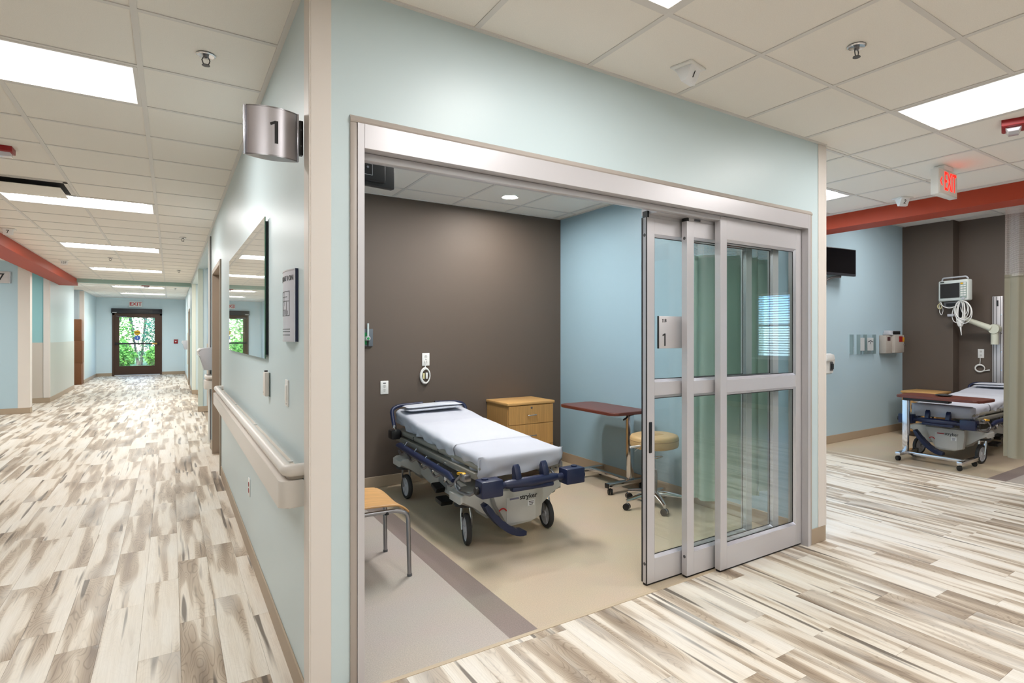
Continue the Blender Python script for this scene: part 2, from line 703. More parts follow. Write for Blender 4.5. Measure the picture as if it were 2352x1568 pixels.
# vinyl floors of the treatment room and the bay
struct(bx('floor', V_GREY, (XL, 1.31, YV, YB, -0.007, 0.0)), 'grey speckled vinyl floor border in the treatment room')
struct(bx('floor', V_STRIPE, (1.31, 1.465, YV, YB, -0.007, 0.0)), 'dark taupe vinyl stripe in the treatment room floor')
struct(bx('floor', V_BEIGE, (1.465, XR, YV, YB, -0.007, 0.0)), 'beige speckled vinyl floor of the treatment room')
struct(bx('floor', V_BEIGE, (XBV, XBD, 2.32, YBB, -0.007, 0.0)), 'beige vinyl floor of the open bay')
struct(bx('floor', V_STRIPE, (XBV, XBD, 2.165, 2.32, -0.007, 0.0)), 'dark taupe vinyl stripe in the open bay floor')
struct(bx('floor', V_GREY, (XBV, XBD, YS, 2.165, -0.007, 0.0)), 'grey vinyl floor of the open bay')
struct(bx('floor', V_BEIGE, (XFW, XW - .6, 2.3, 14.2, -0.007, 0.0)))


# ------------------------------------------------------------------ walls
def wall(name, m, boxes, label=None):
    b = MB()
    for d in boxes:
        b.box(*d)
    return struct(b.build(name, m, smooth=False), label)


OX0, OX1, OZ = 0.564, 3.578, 2.258
wall('wall_front', AQUA, [(XC, OX0, YF, YF + .13, 0, CE + .03), (OX1, XE, YF, YF + .13, 0, CE + .03), (OX0, OX1, YF, YF + .13, OZ, CE + .03)], 'pale aqua wall around the sliding glass door')
DH = 2.2
wall('wall_corridor', AQUA, [
    (XC, XL, YF + .13, 6.8, 0, CE + .03), (XC, XL, 6.8, 8.1, DH, CE + .03), (XC, XL, 8.1, 8.67, 0, CE + .03),
    (XC, XL, 8.67, 12.65, 2.66, CE + .03), (XC, XL, 12.65, 12.85, 0, CE + .03), (XC, XL, 12.85, 16.5, 2.66, CE + .03),
    (XC, XL, 16.5, 18.6, 0, CE + .03), (XC, XL, 18.6, 19.7, 2.15, CE + .03), (XC, XL, 19.7, YEND, 0, CE + .03)], 'pale aqua corridor wall')
wall('wall_room_back', DARK, [(XL, XR + .08, YB, YB + .12, 0, CE + .03)], 'dark brown accent wall behind the stretcher')
wall('wall_room_side', mat('room_blue_paint', (156, 184, 198), .42, bump=.05, bscale=350), [(XR, XE, YF + .13, YB, 0, CE + .03)], 'light blue side wall of the treatment room')
wall('wall_room_left', BLUE, [(XL, XL + .012, YF + .131, YB, 0, CE + .03)])
wall('wall_passage', AQUA, [(XE, XE + .012, YF + .131, 9.0, 0, CE + .03), (XE, XS, 9.0, 9.1, 0, CE + .03)])
wall('wall_bay_left', BLUE, [(XS + .1, XBD + .1, YBB, YBB + .13, 0, CEB + .03)], 'light blue partition wall of the open bay')
wall('wall_bay_back', DARK, [(XBD, XBD + .1, YS, -2.3, 0, CEB + .03), (XBD, XBD + .1, -1.45, YBB, 0, CEB + .03), (XBD, XBD + .1, -2.3, -1.45, 0, 1.0), (XBD, XBD + .1, -2.3, -1.45, 2.22, CEB + .03)], 'dark brown back wall of the open bay')
wall('wall_bay_column', DARK, [(XBC, XBD, 3.56, YBB, 0, CEB + .03)], 'dark brown projecting section of the bay wall')
wall('wall_end', mat('end_wall_paint', (214, 230, 236), 0.5), [(XW - .1, -1.69, YEND, YEND + .12, 0, CE + .03), (-.28, XL, YEND, YEND + .12, 0, CE + .03), (-1.69, -.28, YEND, YEND + .12, 2.36, CE + .03)], 'pale blue wall at the end of the corridor')
wall('wall_behind', AQUA, [(XFW, XBD + .1, YS - .1, YS, 0, CEB + .03)])
wall('wall_west', BLUE, [(XFW - .1, XFW, YS, 16.3, 0, CEB + .03)])
wall('wall_bay_seven', BLUE, [(XFW, XW, 14.2, 14.38, 0, CEB + .03)], 'pale blue end wall of the bay beside the corridor')
# left niche: upper teal paint, lower wainscot
wall('wall_niche', TEAL, [(XFW, XW, 16.24, 16.36, 1.27, CE + .03)])
wall('wall_niche_wainscot', PANELB, [(XFW, XW, 16.23, 16.36, 0, 1.27)])
wall('wall_left', AQUA, [(XW - .12, XW, 16.36, 20.0, 1.27, CE + .03), (XW - .12, XW, 22.1, YEND, 0, CE + .03)], 'pale aqua left wall of the corridor')
wall('wall_left_wainscot', mat('pale_wainscot', (196, 200, 194), .45), [(XW - .12, XW + .004, 16.36, 20.0, 0, 1.27)])
wall('wall_recess', mat('grey_blue_paint', (186, 202, 210), .5), [(XW - 1.6, XW - .12, 22.1, 22.2, 0, CE + .03), (XW - 1.7, XW - 1.6, 16.36, 22.2, 0, CE + .03)])
# alcoves off the right side of the corridor
wall('wall_alcove', BLUE, [(XL, 2.6, 12.65, 12.75, 1.27, CE + .03), (2.6, 2.7, 8.67, 12.75, 0, CE + .03), (XL, 2.7, 8.55, 8.67, 0, CE + .03)], 'blue wall inside the corridor alcove')
wall('wall_alcove_wainscot', PANELB, [(XL, 2.6, 12.64, 12.75, 0, 1.27)])
wall('wall_alcove_far', mat('off_white_paint', (216, 222, 216), .5), [(XL, 1.8, 16.5, 16.6, 0, CE + .03), (1.8, 1.9, 12.85, 16.6, 0, CE + .03), (XL, 1.9, 12.76, 12.85, 0, CE + .03)])

# red soffits and the sage beam
MB().box(XS, XS + .30, YS, YBB, 2.59, CEB + .03).build('trim_1', REDP)
struct(bpy.data.objects['trim_1'], 'red painted soffit band over the open bay')
MB().box(XW + .01, -1.80, -.5, 17.35, 2.585, CEB + .03).build('trim_2', REDP)
struct(bpy.data.objects['trim_2'], 'red painted soffit band along the left of the corridor')
struct(bx('trim_3', GREENP, (-1.80, XC, 17.35, 17.55, 2.655, CE + .03)), 'sage green beam across the corridor ceiling')
struct(bx('trim_4', REDP, (XW, -1.80, 17.35, 17.55, 2.585, CE + .03)))


# baseboards
def baseboard(name, boxes, m=BASEB):
    b = MB()
    for x0, x1, y0, y1 in boxes:
        b.box(x0, x1, y0, y1, 0.001, 0.105, bev=0.002, seg=1)
    return struct(b.build(name, m), 'tan rubber baseboard')


T = .008
baseboard('baseboard_front', [(XC - T, OX0, YF - T, YF), (OX1, XE + T, YF - T, YF)])
baseboard('baseboard_corridor', [(XC - T, XC, YF, 6.75), (XC - T, XC, 8.15, 8.67), (XC - T, XC, 12.64, 12.85), (XC - T, XC, 16.5, 18.55), (XC - T, XC, 19.75, YEND), (XC, 2.6, 12.63, 12.64), (XC, 1.8, 16.49, 16.5)])
baseboard('baseboard_room', [(XL, XR, YB - T, YB), (XR - T, XR, YF + .2, YB)])
baseboard('baseboard_bay', [(XS + .1, XBC, YBB - T, YBB), (XBC - T, XBC, 3.55, YBB), (XBC, XBD, 3.55, 3.56), (XBD - T, XBD, YS, 3.56)])
baseboard('baseboard_left', [(XFW, XW + T, 14.19, 14.2), (XW, XW + T, 14.2, 14.38), (XFW, XW, 16.22, 16.23), (XW, XW + T + .004, 16.22, 20.0), (XW, XW + T, 22.1, YEND), (XW - 1.5, XW, 22.09, 22.1)])
baseboard('baseboard_end', [(XW, -1.70, YEND - T, YEND), (-.27, XC, YEND - T, YEND)])
baseboard('baseboard_passage', [(XE + .012, XE + .02, YF, 9.0)])


# corner guards
def guard(n, boxes, m=GUARD, label='beige vinyl corner guard'):
    b = MB()
    for d in boxes:
        b.box(*d, bev=.0015, seg=1)
    return struct(b.build('trim_%d' % n, m), label)


guard(5, [(XC - .006, XC, YF - .006, YF + .085, .105, CE), (XC, XC + .072, YF - .006, YF, .105, CE)], label='tall beige corner guard beside the door sign')
guard(6, [(XE - .078, XE, YF - .006, YF, .105, CE - .004), (XE, XE + .018, YF - .006, YF + .08, .105, CE - .004)], label='beige corner guard at the end of the sliding door wall')
guard(7, [(XW - .16, XW + .006, 14.19, 14.2, .105, CE), (XW, XW + .006, 14.2, 14.38, .105, CE)])
guard(8, [(XW - .09, XW + .006, 16.215, 16.23, .105, CE), (XW + .004, XW + .01, 16.23, 16.3, .105, CE)])
guard(9, [(XW - .10, XW + .006, 22.09, 22.1, .105, CE), (XW, XW + .006, 22.1, 22.2, .105, CE)])
guard(10, [(XC - .006, XC + .07, 12.63, 12.64, .105, 2.66), (XC - .006, XC, 12.64, 12.72, .105, 2.66)], mat('sage_guard', (196, 204, 192), .45))
guard(11, [(XC - .030, XC + .002, 8.56, 8.67, .06, 2.68)], WHITEP, 'narrow white corner guard at the alcove')
guard(12, [(XC - .010, XC - .001, 8.535, 8.56, .06, 2.68)], DGREY)
guard(13, [(XC - .006, XC + .07, 16.485, 16.5, .105, 2.66)], mat('off_white_guard', (222, 226, 216), .45))

# perimeter wall angle of the ceiling
pa = MB()
for d in [(XC - .022, XC, YF, 17.35, CE - .002, CE + .004), (XC - .022, XE, YF - .022, YF, CE - .002, CE + .004), (XS - .02, XS, -1, YBB, CE - .002, CE + .004), (XL, XR, YB - .02, YB, CE - .002, CE + .004), (XR - .02, XR, YF + .13, YB, CE - .002, CE + .004),
          (-1.80, -1.78, -.5, 17.35, CE - .002, CE + .004), (XE, XE + .02, YF, 5, CE - .002, CE + .004)]:
    pa.box(*d)
struct(pa.build('trim_14', TEE, smooth=False), 'metal wall angle at the ceiling edge')

# ------------------------------------------------------------------ ceiling
ceil_main = struct(bx('ceiling', TILE, (XFW, XS + .05, YS, YEND + .1, CE + .028, CE + .08)), 'suspended ceiling of square tiles over the corridor')
ceil_room = struct(bx('ceiling', TILE, (XL, XR, YF + .13, YB, CE + .0265, CE + .0275)), 'suspended ceiling of the treatment room')
ceil_bay = struct(bx('ceiling', TILE, (XS + .28, XBD, YS, YBB, CEB + .028, CEB + .08)), 'raised suspended ceiling of the open bay')
struct(bx('ceiling', TILE, (XFW, XW, YS, 16.3, CEB + .028, CEB + .08)))
GP = 0.6025
GX0, GY0 = -0.125, 1.70
me_tile = MB().box(-.5, .5, -.5, .5, 0, .012).mesh('tile', TILE, smooth=False)
me_tee = MB().box(-.5, .5, -.0119, .0119, 0, .0035).mesh('tee', TEE, smooth=False)
me_teey = MB().box(-.0121, .0121, -.5, .5, -.0003, .0035).mesh('tee', TEE, smooth=False)


def lay_ceiling(par, x0, x1, y0, y1, z, gx, gy, py, lights, keep=lambda x, y: True):
    """Lay tiles on a grid clipped to the rectangle, leaving out the light cells; tees on the grid lines."""
    i0, i1 = math.floor((x0 - gx) / GP), math.ceil((x1 - gx) / GP)
    j0, j1 = math.floor((y0 - gy) / py), math.ceil((y1 - gy) / py)
    for i in range(i0, i1):
        for j in range(j0, j1):
            a, b = max(gx + i * GP, x0), min(gx + (i + 1) * GP, x1)
            c, d = max(gy + j * py, y0), min(gy + (j + 1) * py, y1)
            if b - a < .02 or d - c < .02:
                continue
            xm, ym = (a + b) / 2, (c + d) / 2
            if any(l[0] < xm < l[1] and l[2] < ym < l[3] for l in lights) or not keep(xm, ym):
                continue
            o = bpy.data.objects.new('tile', me_tile)
            COL.objects.link(o)
            o.parent = par
            o.location = (xm, ym, z + .004)
            o.scale = (b - a - .004, d - c - .004, 1)
    for i in range(i0, i1 + 1):
        gxx = gx + i * GP
        if x0 + .02 < gxx < x1 - .02:
            segs = [(y0, y1)]
            for l in lights:
                if l[0] + .02 < gxx < l[1] - .02:
                    segs = [s for q in segs for s in ((q[0], min(q[1], l[2])), (max(q[0], l[3]), q[1])) if s[1] - s[0] > .03]
            for s in segs:
                if not keep(gxx, (s[0] + s[1]) / 2):
                    continue
                o = bpy.data.objects.new('tee', me_teey)
                COL.objects.link(o)
                o.parent = par
                o.location = (gxx, (s[0] + s[1]) / 2, z)
                o.scale = (1, s[1] - s[0], 1)
    for j in range(j0, j1 + 1):
        gyy = gy + j * py
        if y0 + .02 < gyy < y1 - .02:
            segs = [(x0, x1)]
            for l in lights:
                if l[2] + .02 < gyy < l[3] - .02:
                    segs = [s for q in segs for s in ((q[0], min(q[1], l[0])), (max(q[0], l[1]), q[1])) if s[1] - s[0] > .03]
            for s in segs:
                if not keep((s[0] + s[1]) / 2, gyy):
                    continue
                o = bpy.data.objects.new('tee', me_tee)
                COL.objects.link(o)
                o.parent = par
                o.location = ((s[0] + s[1]) / 2, gyy, z)
                o.scale = (s[1] - s[0], 1, 1)


PY = 0.6
gx = lambda k: GX0 + GP * k
gy = lambda k: GY0 + PY * k
# troffers: x0, x1, y0, y1, axis, label
L_CORR = [(gx(-2), gx(0), gy(3), gy(4), 'corridor ceiling light nearest the door sign, wide white troffer'),
          (gx(-2), gx(0), gy(9), gy(10), 'second corridor ceiling light from the door sign'),
          (gx(-2), gx(0), gy(15), gy(16), 'third corridor ceiling light from the door sign'),
          (gx(-2), gx(0), gy(21), gy(22), 'fourth corridor ceiling light, last before the sage beam')]
L_FAR = [(gx(-2), gx(0), gy(29) + .2, gy(30) + .2, 'fifth corridor ceiling light, first beyond the sage beam'),
         (gx(-2), gx(0), gy(34) + .2, gy(35) + .2, 'sixth corridor ceiling light, closest to the exit door')]
L_FRONT = [(gx(2), gx(3), gy(-2), gy(0), 'ceiling light cut by the top edge above the sliding door wall'),
           (gx(6), gx(7), gy(-2), gy(0), 'ceiling light beside the red alarm strobe'),
           (gx(-2), gx(0), gy(-3), gy(-2), 'ceiling light over the corridor junction'),
           (gx(2), gx(3), gy(-7), gy(-5), 'ceiling light behind the junction'),
           (gx(6), gx(7), gy(-7), gy(-5), 'ceiling light behind the junction toward the bay')]
L_PASS = [(gx(8), gx(9), gy(2), gy(4), 'ceiling light partly hidden by the end of the sliding door wall')]
L_ROOM = [(1.735, 1.735 + GP, 4.475 - 2 * PY, 4.475, 'ceiling light inside the treatment room above the stretcher')]
L_FILL = [(-4.2, -3.6, 9.6, 10.8, 'unseen ceiling light added to brighten the bay left of the corridor'), (-4.2, -3.6, 12.0, 13.2, 'unseen ceiling light added to brighten the blue bay wall with the 7'),  # out-of-view lights added to brighten the left bay, niche, alcoves and recess
          (-3.4, -2.8, 14.8, 15.4, 'unseen ceiling light added to brighten the niche left of the corridor'), (1.0, 1.6, 10.0, 11.2, 'unseen ceiling light added to brighten the corridor alcove'), (.8, 1.4, 14.2, 15.4, 'unseen ceiling light added to brighten the far corridor alcove'), (-3.0, -2.4, 20.6, 21.2, 'unseen ceiling light added to brighten the recess with cardboard boxes')]
L_BAY = [(7.25, 7.25 + GP, 0.6, 0.6 + 2 * PY, 'ceiling light inside the open bay'),
         (7.25, 7.25 + GP, 2.4, 2.4 + 2 * PY, 'ceiling light above the bay stretcher')]  # extra light, added to lift the dim bay walls

lay_ceiling(ceil_main, -1.80, XC, YF - .0, 17.35, CE, GX0, GY0, PY, L_CORR)
lay_ceiling(ceil_main, -1.80, XS, -0.5, YF, CE, GX0, GY0, PY, L_FRONT)
lay_ceiling(ceil_main, XE + .012, XS, YF, 5.0, CE, GX0, GY0, PY, L_PASS)
lay_ceiling(ceil_main, XW, XC, 17.55, YEND, CE, GX0, GY0 + .2, PY, L_FAR)
lay_ceiling(ceil_room, XL, XR, YF + .16, YB, CE, 1.735, 4.475, PY, L_ROOM)
lay_ceiling(ceil_bay, XS + .30, XBD, 1.0, YBB, CEB, 0.02, 0.0, PY, L_BAY)


def troffer(l, z=CE, m=None):
    x0, x1, y0, y1, label = l
    cx, cy_ = (x0 + x1) / 2, (y0 + y1) / 2
    hx, hy = (x1 - x0) / 2 - .013, (y1 - y0) / 2 - .013
    t = thing('ceiling_light', (cx, cy_, z), 0, label, 'ceiling light', 'recessed fluorescent ceiling lights')
    fr = MB()
    for d in ((-hx, hx, -hy, -hy + .018), (-hx, hx, hy - .018, hy), (-hx, -hx + .018, -hy + .018, hy - .018), (hx - .018, hx, -hy + .018, hy - .018)):
        fr.box(*d, -.001, .004)
    fr.build('frame', TEE, t, smooth=False)
    a, b = hx - .018, hy - .018
    if hx > hy:
        ia, ib = a - .05, b - .10
    else:
        ia, ib = a - .10, b - .05
    zz = .024
    sides = MB()
    o_ = [(-a, -b, .002), (a, -b, .002), (a, b, .002), (-a, b, .002)]
    i_ = [(-ia, -ib, zz), (ia, -ib, zz), (ia, ib, zz), (-ia, ib, zz)]
    for k in range(4):
        sides.quad(o_[k], o_[(k + 1) % 4], i_[(k + 1) % 4], i_[k])
    sides.build('side_diffuser', SIDE_LENS, t, smooth=False)
    MB().quad(*reversed(i_)).build('lens', m or LENS, t, smooth=False)
    return t


SIDE_LENS = emit_mat('troffer_side', LAMP_COL, 0.40)
for l in L_CORR + L_FILL:
    troffer(l, CE, LENS_CORR)
for l in L_FAR:
    troffer(l, CE, emit_mat('far_troffer_lens', LAMP_COL, LAMP * 1.7))
for l in L_FRONT + L_PASS:
    troffer(l, CE, LENS_SOFT)
troffer(L_ROOM[0], CE, emit_mat('room_troffer_lens', LAMP_COL, LAMP * 1.5))
for l in L_BAY:
    troffer(l, CEB)
# (recesses in the tile plane are closed above by the ceiling slab)

# downlight in the treatment room
t = thing('downlight', (2.66, 4.80, CE), 0, 'small round downlight in the treatment room ceiling', 'downlight')
MB().lathe([(.064, .0035), (.064, .0), (.078, -.004), (.080, .0035)], seg=32).build('trim_ring', WHITEP, t)
MB().lathe([(.0, .001), (.064, .001), (.064, .002), (.0, .002)], seg=32).build('lamp_face', emit_mat('downlight_lamp', (1.0, .97, .93), 210.0), t)

# ------------------------------------------------------------------ sliding door: frame and three telescoping panels
door1 = thing('door_1', (0, 0, 0))
struct(door1, 'aluminium frame of the three-panel sliding glass door')
FY0, FY1 = YF - .012, YF + .14
bx('jamb', ALU, (OX0 + .022, .612, FY0, FY1, 0, 2.236), door1, bev=.001, seg=1)
bx('jamb', ALU, (3.532, OX1 - .018, FY0, FY1, 0, 2.236), door1, bev=.001, seg=1)
bx('header', ALU, (.612, 3.532, FY0, 2.345, 2.142, 2.236), door1, bev=.001, seg=1)
bx('header_track', ALU, (.612, 3.532, FY0 + .055, 2.345, 2.112, 2.1415), door1, bev=.004)
bx('header_cover', ALU, (2.236, 3.532, 2.346, 2.475, 2.1125, 2.236), door1)
# sealant-coloured perimeter trim, slightly rounded
MB().prism([(YF - .010, 2.236), (YF - .013, 2.242), (YF - .010, 2.252), (YF, OZ + .006), (YF + .02, OZ + .006), (YF + .02, 2.236)], 'x', OX0 - .004, OX1 + .004).build('head_trim', mat('taupe_seal_trim', (176, 166, 158), .4), door1)
for a, b in ((OX0 - .004, OX0 + .022), (OX1 - .018, OX1 + .004)):
    bx('side_trim', MATS['taupe_seal_trim'], (a, b, YF - .008, YF + .02, 0, 2.237), door1, bev=.003)
bx('threshold', mat('beige_threshold', (196, 178, 152), .5), (.612, 3.532, YV - .012, YV + .012, -.004, .003), door1, bev=.001, seg=1)


def door_panel(x0, x1, yf, ztop, label, handle=False, plugs=True):
    """A glazed aluminium panel; local x from 0 to its width, front face at y = 0."""
    w = x1 - x0
    t = thing('glass_door_panel', (x0, yf, .012), 0, label, 'glass door', 'sliding glass door panels')
    D, S = .045, .058
    H = ztop - .012
    rails = ((0, .135), (1.066, 1.142), (1.992, H))
    for a, b in ((0, S), (w - S, w)):
        bx('stile', ALU, (a, b, 0, D, 0, H), t, bev=.0015, seg=1)
    for i, (a, b) in enumerate(rails):
        bx('rail', ALU, (S, w - S, .001, D - .001, a, b), t, bev=.0008, seg=1)
    for (a, b) in ((.135, 1.066), (1.142, 1.992)):
        p = bx('pane', GLASS, (S - .005, w - S + .005, D / 2 - .003, D / 2 + .003, a - .004, b + .004), t)
        bead = MB()
        bead.prism([(.0015, a), (.016, a + .016), (.018, a + .016), (.018, a)], 'x', S, w - S)
        bead.prism([(.0015, b), (.016, b - .016), (.018, b - .016), (.018, b)], 'x', S, w - S)
        bead.prism([(S, .0015), (S + .011, .016), (S + .011, .018), (S, .018)], 'z', a, b)
        bead.prism([(w - S, .0015), (w - S - .011, .016), (w - S - .011, .018), (w - S, .018)], 'z', a, b)
        bead.build('glazing_bead', ALU2, p)
        gk = MB()
        gk.box(S, w - S, .0165, .0195, a + .015, a + .020)
        gk.box(S, w - S, .0165, .0195, b - .020, b - .015)
        gk.box(S + .010, S + .015, .0165, .0195, a + .015, b - .015)
        gk.box(w - S - .015, w - S - .010, .0165, .0195, a + .015, b - .015)
        gk.build('gasket', GASKET, p, smooth=False)
    for zc in ((.11, H - .1) if plugs else ()):
        MB().cyl((-.0012, D * .48, zc), (.002, D * .48, zc), .0095, 20).build('end_plug', DGREY, t)
    MB().box(.002, w - .002, .008, D - .008, -.011, 0).build('bottom_sweep', GASKET, t, smooth=False)
    for ya in ((.001, D - .007) if handle else ()):
        bx('edge_seal', GASKET, (-.0035, .001, ya, ya + .006, .004, H), t)
    if handle:
        o = bx('flush_pull', BLACKP, (.013, .036, -.004, .004, .742, .918), t, bev=.0035)
        bx('pull_recess', GASKET, (.018, .031, -.0046, -.003, .785, .875), o)
    return t


YA, YBp, YCp = 2.301, 2.359, 2.412
pA = door_panel(2.711, 3.529, YA, 2.138, 'foremost glass door panel, the widest in view, nearest the corner guard', plugs=False)
pB = door_panel(2.487, 3.36, YBp, 2.094, 'middle glass door panel between the front panel and the one with the pull')
pC = door_panel(2.221, 3.15, YCp, 2.094, 'innermost glass door panel with black flush pull and room number plate', handle=True)
# hanger rails above the two inner panels
bx('hanger_rail', ALU, (2.235, 3.14, YCp + .004, YCp + .03, 2.095, 2.112), door1)
bx('hanger_rail', ALU, (2.50, 3.35, YBp + .002, YBp + .03, 2.095, 2.112), door1)
bx('hanger_end', GASKET, (2.222, 2.236, YCp, YCp + .04, 2.0945, 2.13), door1)
bx('hanger_end', GASKET, (2.488, 2.502, YBp, YBp + .04, 2.0945, 2.13), door1)
bx('maker_plate', DGREY, (2.55, 2.60, YBp - .001, YBp + .004, 2.099, 2.110), door1)

# room number plate on the innermost panel
t = thing('room_number_plate', (2.322, YCp + .016, 1.44), 0, 'brushed metal plate reading 118 and 1 on the glass door', 'sign')
bx('plate', ALU, (0, .19, -.006, 0, -.093, .095), t, bev=.002)
bx('edge_strip', GASKET, (-.007, 0, -.007, .001, -.093, .095), t)
numeral_one(.020, .028, -.0061, .068, INK, t)
numeral_one(.020, .039, -.0061, .068, INK, t)
text('lettering', '8', .027, (.053, -.0066, .0685), FACE_S, INK, t, bold=.0004)
numeral_one(.072, .042, -.0061, -.042, INK, t)

# ------------------------------------------------------------------ flag sign "1"
t = thing('flag_sign', (XC - .006, 2.375, 2.172), 0, 'curved brushed metal flag sign with black numeral 1 on corner guard', 'sign')
lens = []
N = 14
for k in range(N + 1):
    s = k / N
    lens.append((-.192 + .174 * s, -.030 * math.sin(math.pi * s) ** .9 - .004))
back = [(x, -y) for x, y in reversed(lens)]
SIGNM = mat('brushed_sign_face', (190, 186, 190), .36, metal=.6, bump=.03, bscale=300)
MB().prism(lens + back, 'z', -.086, .086).build('face', SIGNM, t, angle=60)
for za in (.0862, -.0905):
    MB().prism([(x, y * 1.03) for x, y in lens + back], 'z', za, za + .0043).build('end_cap', STEEL, t)
for x in (-.196, -.0165):
    bx('edge_profile', ALU2, (x - .003, x + .003, -.007, .007, -.0905, .0905), t, bev=.0015)
bx('wall_bracket', BLACKP, (-.014, .0, -.012, .012, -.064, .066), t, bev=.001)
for zz in (-.03, .03):
    MB().cyl((-.007, -.0135, zz), (-.007, -.011, zz), .003, 10).build('screw', DGREY, t)
numeral_one(.082, -.100, -.0345, -.002, INK, t)


# ------------------------------------------------------------------ things on the corridor wall (local frame faces -Y, turned to face -X)
def on_corr(name, y, z, label, cat, group=None):
    return thing(name, (XC, y, z), -math.pi / 2, label, cat, group)


# evacuation plan sign: local x runs toward -Y
t = on_corr('evacuation_plan', 2.65, 1.545, 'curved silver evacuation plan sign on the corridor wall', 'sign')
arc = [(-.14 + .28 * k / 12, -.008 - .022 * math.sin(math.pi * k / 12)) for k in range(13)]
MB().prism(arc + [(.14, 0), (-.14, 0)], 'z', -.143, .143).build('face', mat('plan_paper', (206, 205, 214), .35), t, angle=60)
cp = arc + [(.14, 0), (-.14, 0)]
for za in (.143, -.148):
    MB().prism([(x * 1.01, y * 1.05) for x, y in cp], 'z', za, za + .005).build('end_cap', ALU, t)
bx('edge_profile', ALU2, (.139, .1445, -.012, 0, -.148, .148), t)
bx('edge_profile', ALU2, (-.1445, -.139, -.012, 0, -.148, .148), t)
bx('shade_strip', NAVY, (.1445, .148, -.010, 0, -.147, .147), t)  # dark strip painted in as the shade along the sign's back edge


def arc_y(x):
    s = (x + .14) / .28
    return -.008 - .022 * math.sin(math.pi * s) - .0008


lab = 'EVACUATION'
for i, ch in enumerate(lab):
    x = -.104 + i * .0235
    dy = (arc_y(x + .004) - arc_y(x - .004)) / .008
    text('lettering', ch, .030, (x, arc_y(x) - .0003, .112), (R(90), 0, math.atan(dy)), DGREY, t)


def arc_patch(b, x0, x1, z0, z1):
    n = 6
    pts = [(x0 + (x1 - x0) * k / n, arc_y(x0 + (x1 - x0) * k / n)) for k in range(n + 1)]
    b.prism(pts + [(p[0], p[1] + .0007) for p in reversed(pts)], 'z', z0, z1)


pl = MB()
for (x0, x1, z0, z1) in [(-.09, .08, .058, .061), (-.09, .08, -.042, -.039), (-.09, -.087, -.04, .06), (.077, .08, -.04, .06), (-.05, -.047, -.04, .06), (.0, .003, .0, .06), (.04, .043, -.04, .02), (-.09, .08, .018, .021), (-.05, .05, .036, .039), (-.09, .03, -.018, -.015), (-.02, -.017, -.04, .0)]:
    arc_patch(pl, x0, x1, z0, z1)
pl.build('plan_lines', DGREY, t, smooth=False)
b = MB()
arc_patch(b, .0, .06, -.036, -.02)
b.build('plan_room', mat('plan_grey', (150, 150, 158), .5), t, smooth=False)
b = MB()
arc_patch(b, -.085, -.055, -.036, .015)
b.build('plan_room', mat('plan_grey', (150, 150, 158), .5), t, smooth=False)
b = MB()
for zz in (-.098, -.108, -.122):
    arc_patch(b, -.09, .085, zz, zz + .0035)
b.build('plan_legend', DGREY, t, smooth=False)

# picture panel on stand-offs
t = on_corr('wall_art', 4.45, 1.672, 'large glossy acrylic art panel of teal and straw grasses on corridor wall', 'picture')


def art_mat():
    m = bpy.data.materials.new('glossy_art_print')
    m.use_nodes = True
    nt = m.node_tree
    L = nt.links.new
    p = nt.nodes['Principled BSDF']
    tc = nt.nodes.new('ShaderNodeTexCoord')
    mp = nt.nodes.new('ShaderNodeMapping')
    mp.inputs['Scale'].default_value = (9.0, 1.0, 1.6)
    L(tc.outputs['Object'], mp.inputs['Vector'])
    n = nt.nodes.new('ShaderNodeTexNoise')
    n.inputs['Scale'].default_value = 2.2
    n.inputs['Detail'].default_value = 6
    n.inputs['Distortion'].default_value = .8
    L(mp.outputs[0], n.inputs['Vector'])
    r = nt.nodes.new('ShaderNodeValToRGB')
    cr = r.color_ramp
    cr.elements[0].position, cr.elements[0].color = .30, (*lin((44, 62, 60)), 1)
    cr.elements[1].position, cr.elements[1].color = .72, (*lin((176, 176, 160)), 1)
    e = cr.elements.new(.46)
    e.color = (*lin((88, 122, 112)), 1)
    e = cr.elements.new(.58)
    e.color = (*lin((146, 116, 78)), 1)
    L(n.outputs['Fac'], r.inputs['Fac'])
    sp = nt.nodes.new('ShaderNodeSeparateXYZ')
    L(tc.outputs['Object'], sp.inputs[0])
    mr = nt.nodes.new('ShaderNodeMapRange')
    mr.inputs['From Min'].default_value = -.10
    mr.inputs['From Max'].default_value = .16
    L(sp.outputs[2], mr.inputs['Value'])
    mxx = nt.nodes.new('ShaderNodeMix')
    mxx.data_type = 'RGBA'
    mxx.inputs[7].default_value = (*lin((178, 178, 172)), 1)
    L(mr.outputs[0], mxx.inputs[0])
    L(r.outputs['Color'], mxx.inputs[6])
    L(mxx.outputs[2], p.inputs['Base Color'])
    p.inputs['Roughness'].default_value = .03
    p.inputs['Specular IOR Level'].default_value = .9
    p.inputs['Coat Weight'].default_value = 1.0
    p.inputs['Coat Roughness'].default_value = .01
    return m


MB().box(-1.10, 1.10, -.019, -.014, -.37, .37).build('panel', art_mat(), t, smooth=False)
bx('backing', mat('art_backing', (30, 36, 44), .5), (-1.07, 1.085, -.0135, -.001, -.35, .35), t)
bx('panel_edge', mat('acrylic_edge', (70, 118, 92), .2), (1.1001, 1.1016, -.019, -.014, -.37, .37), t)

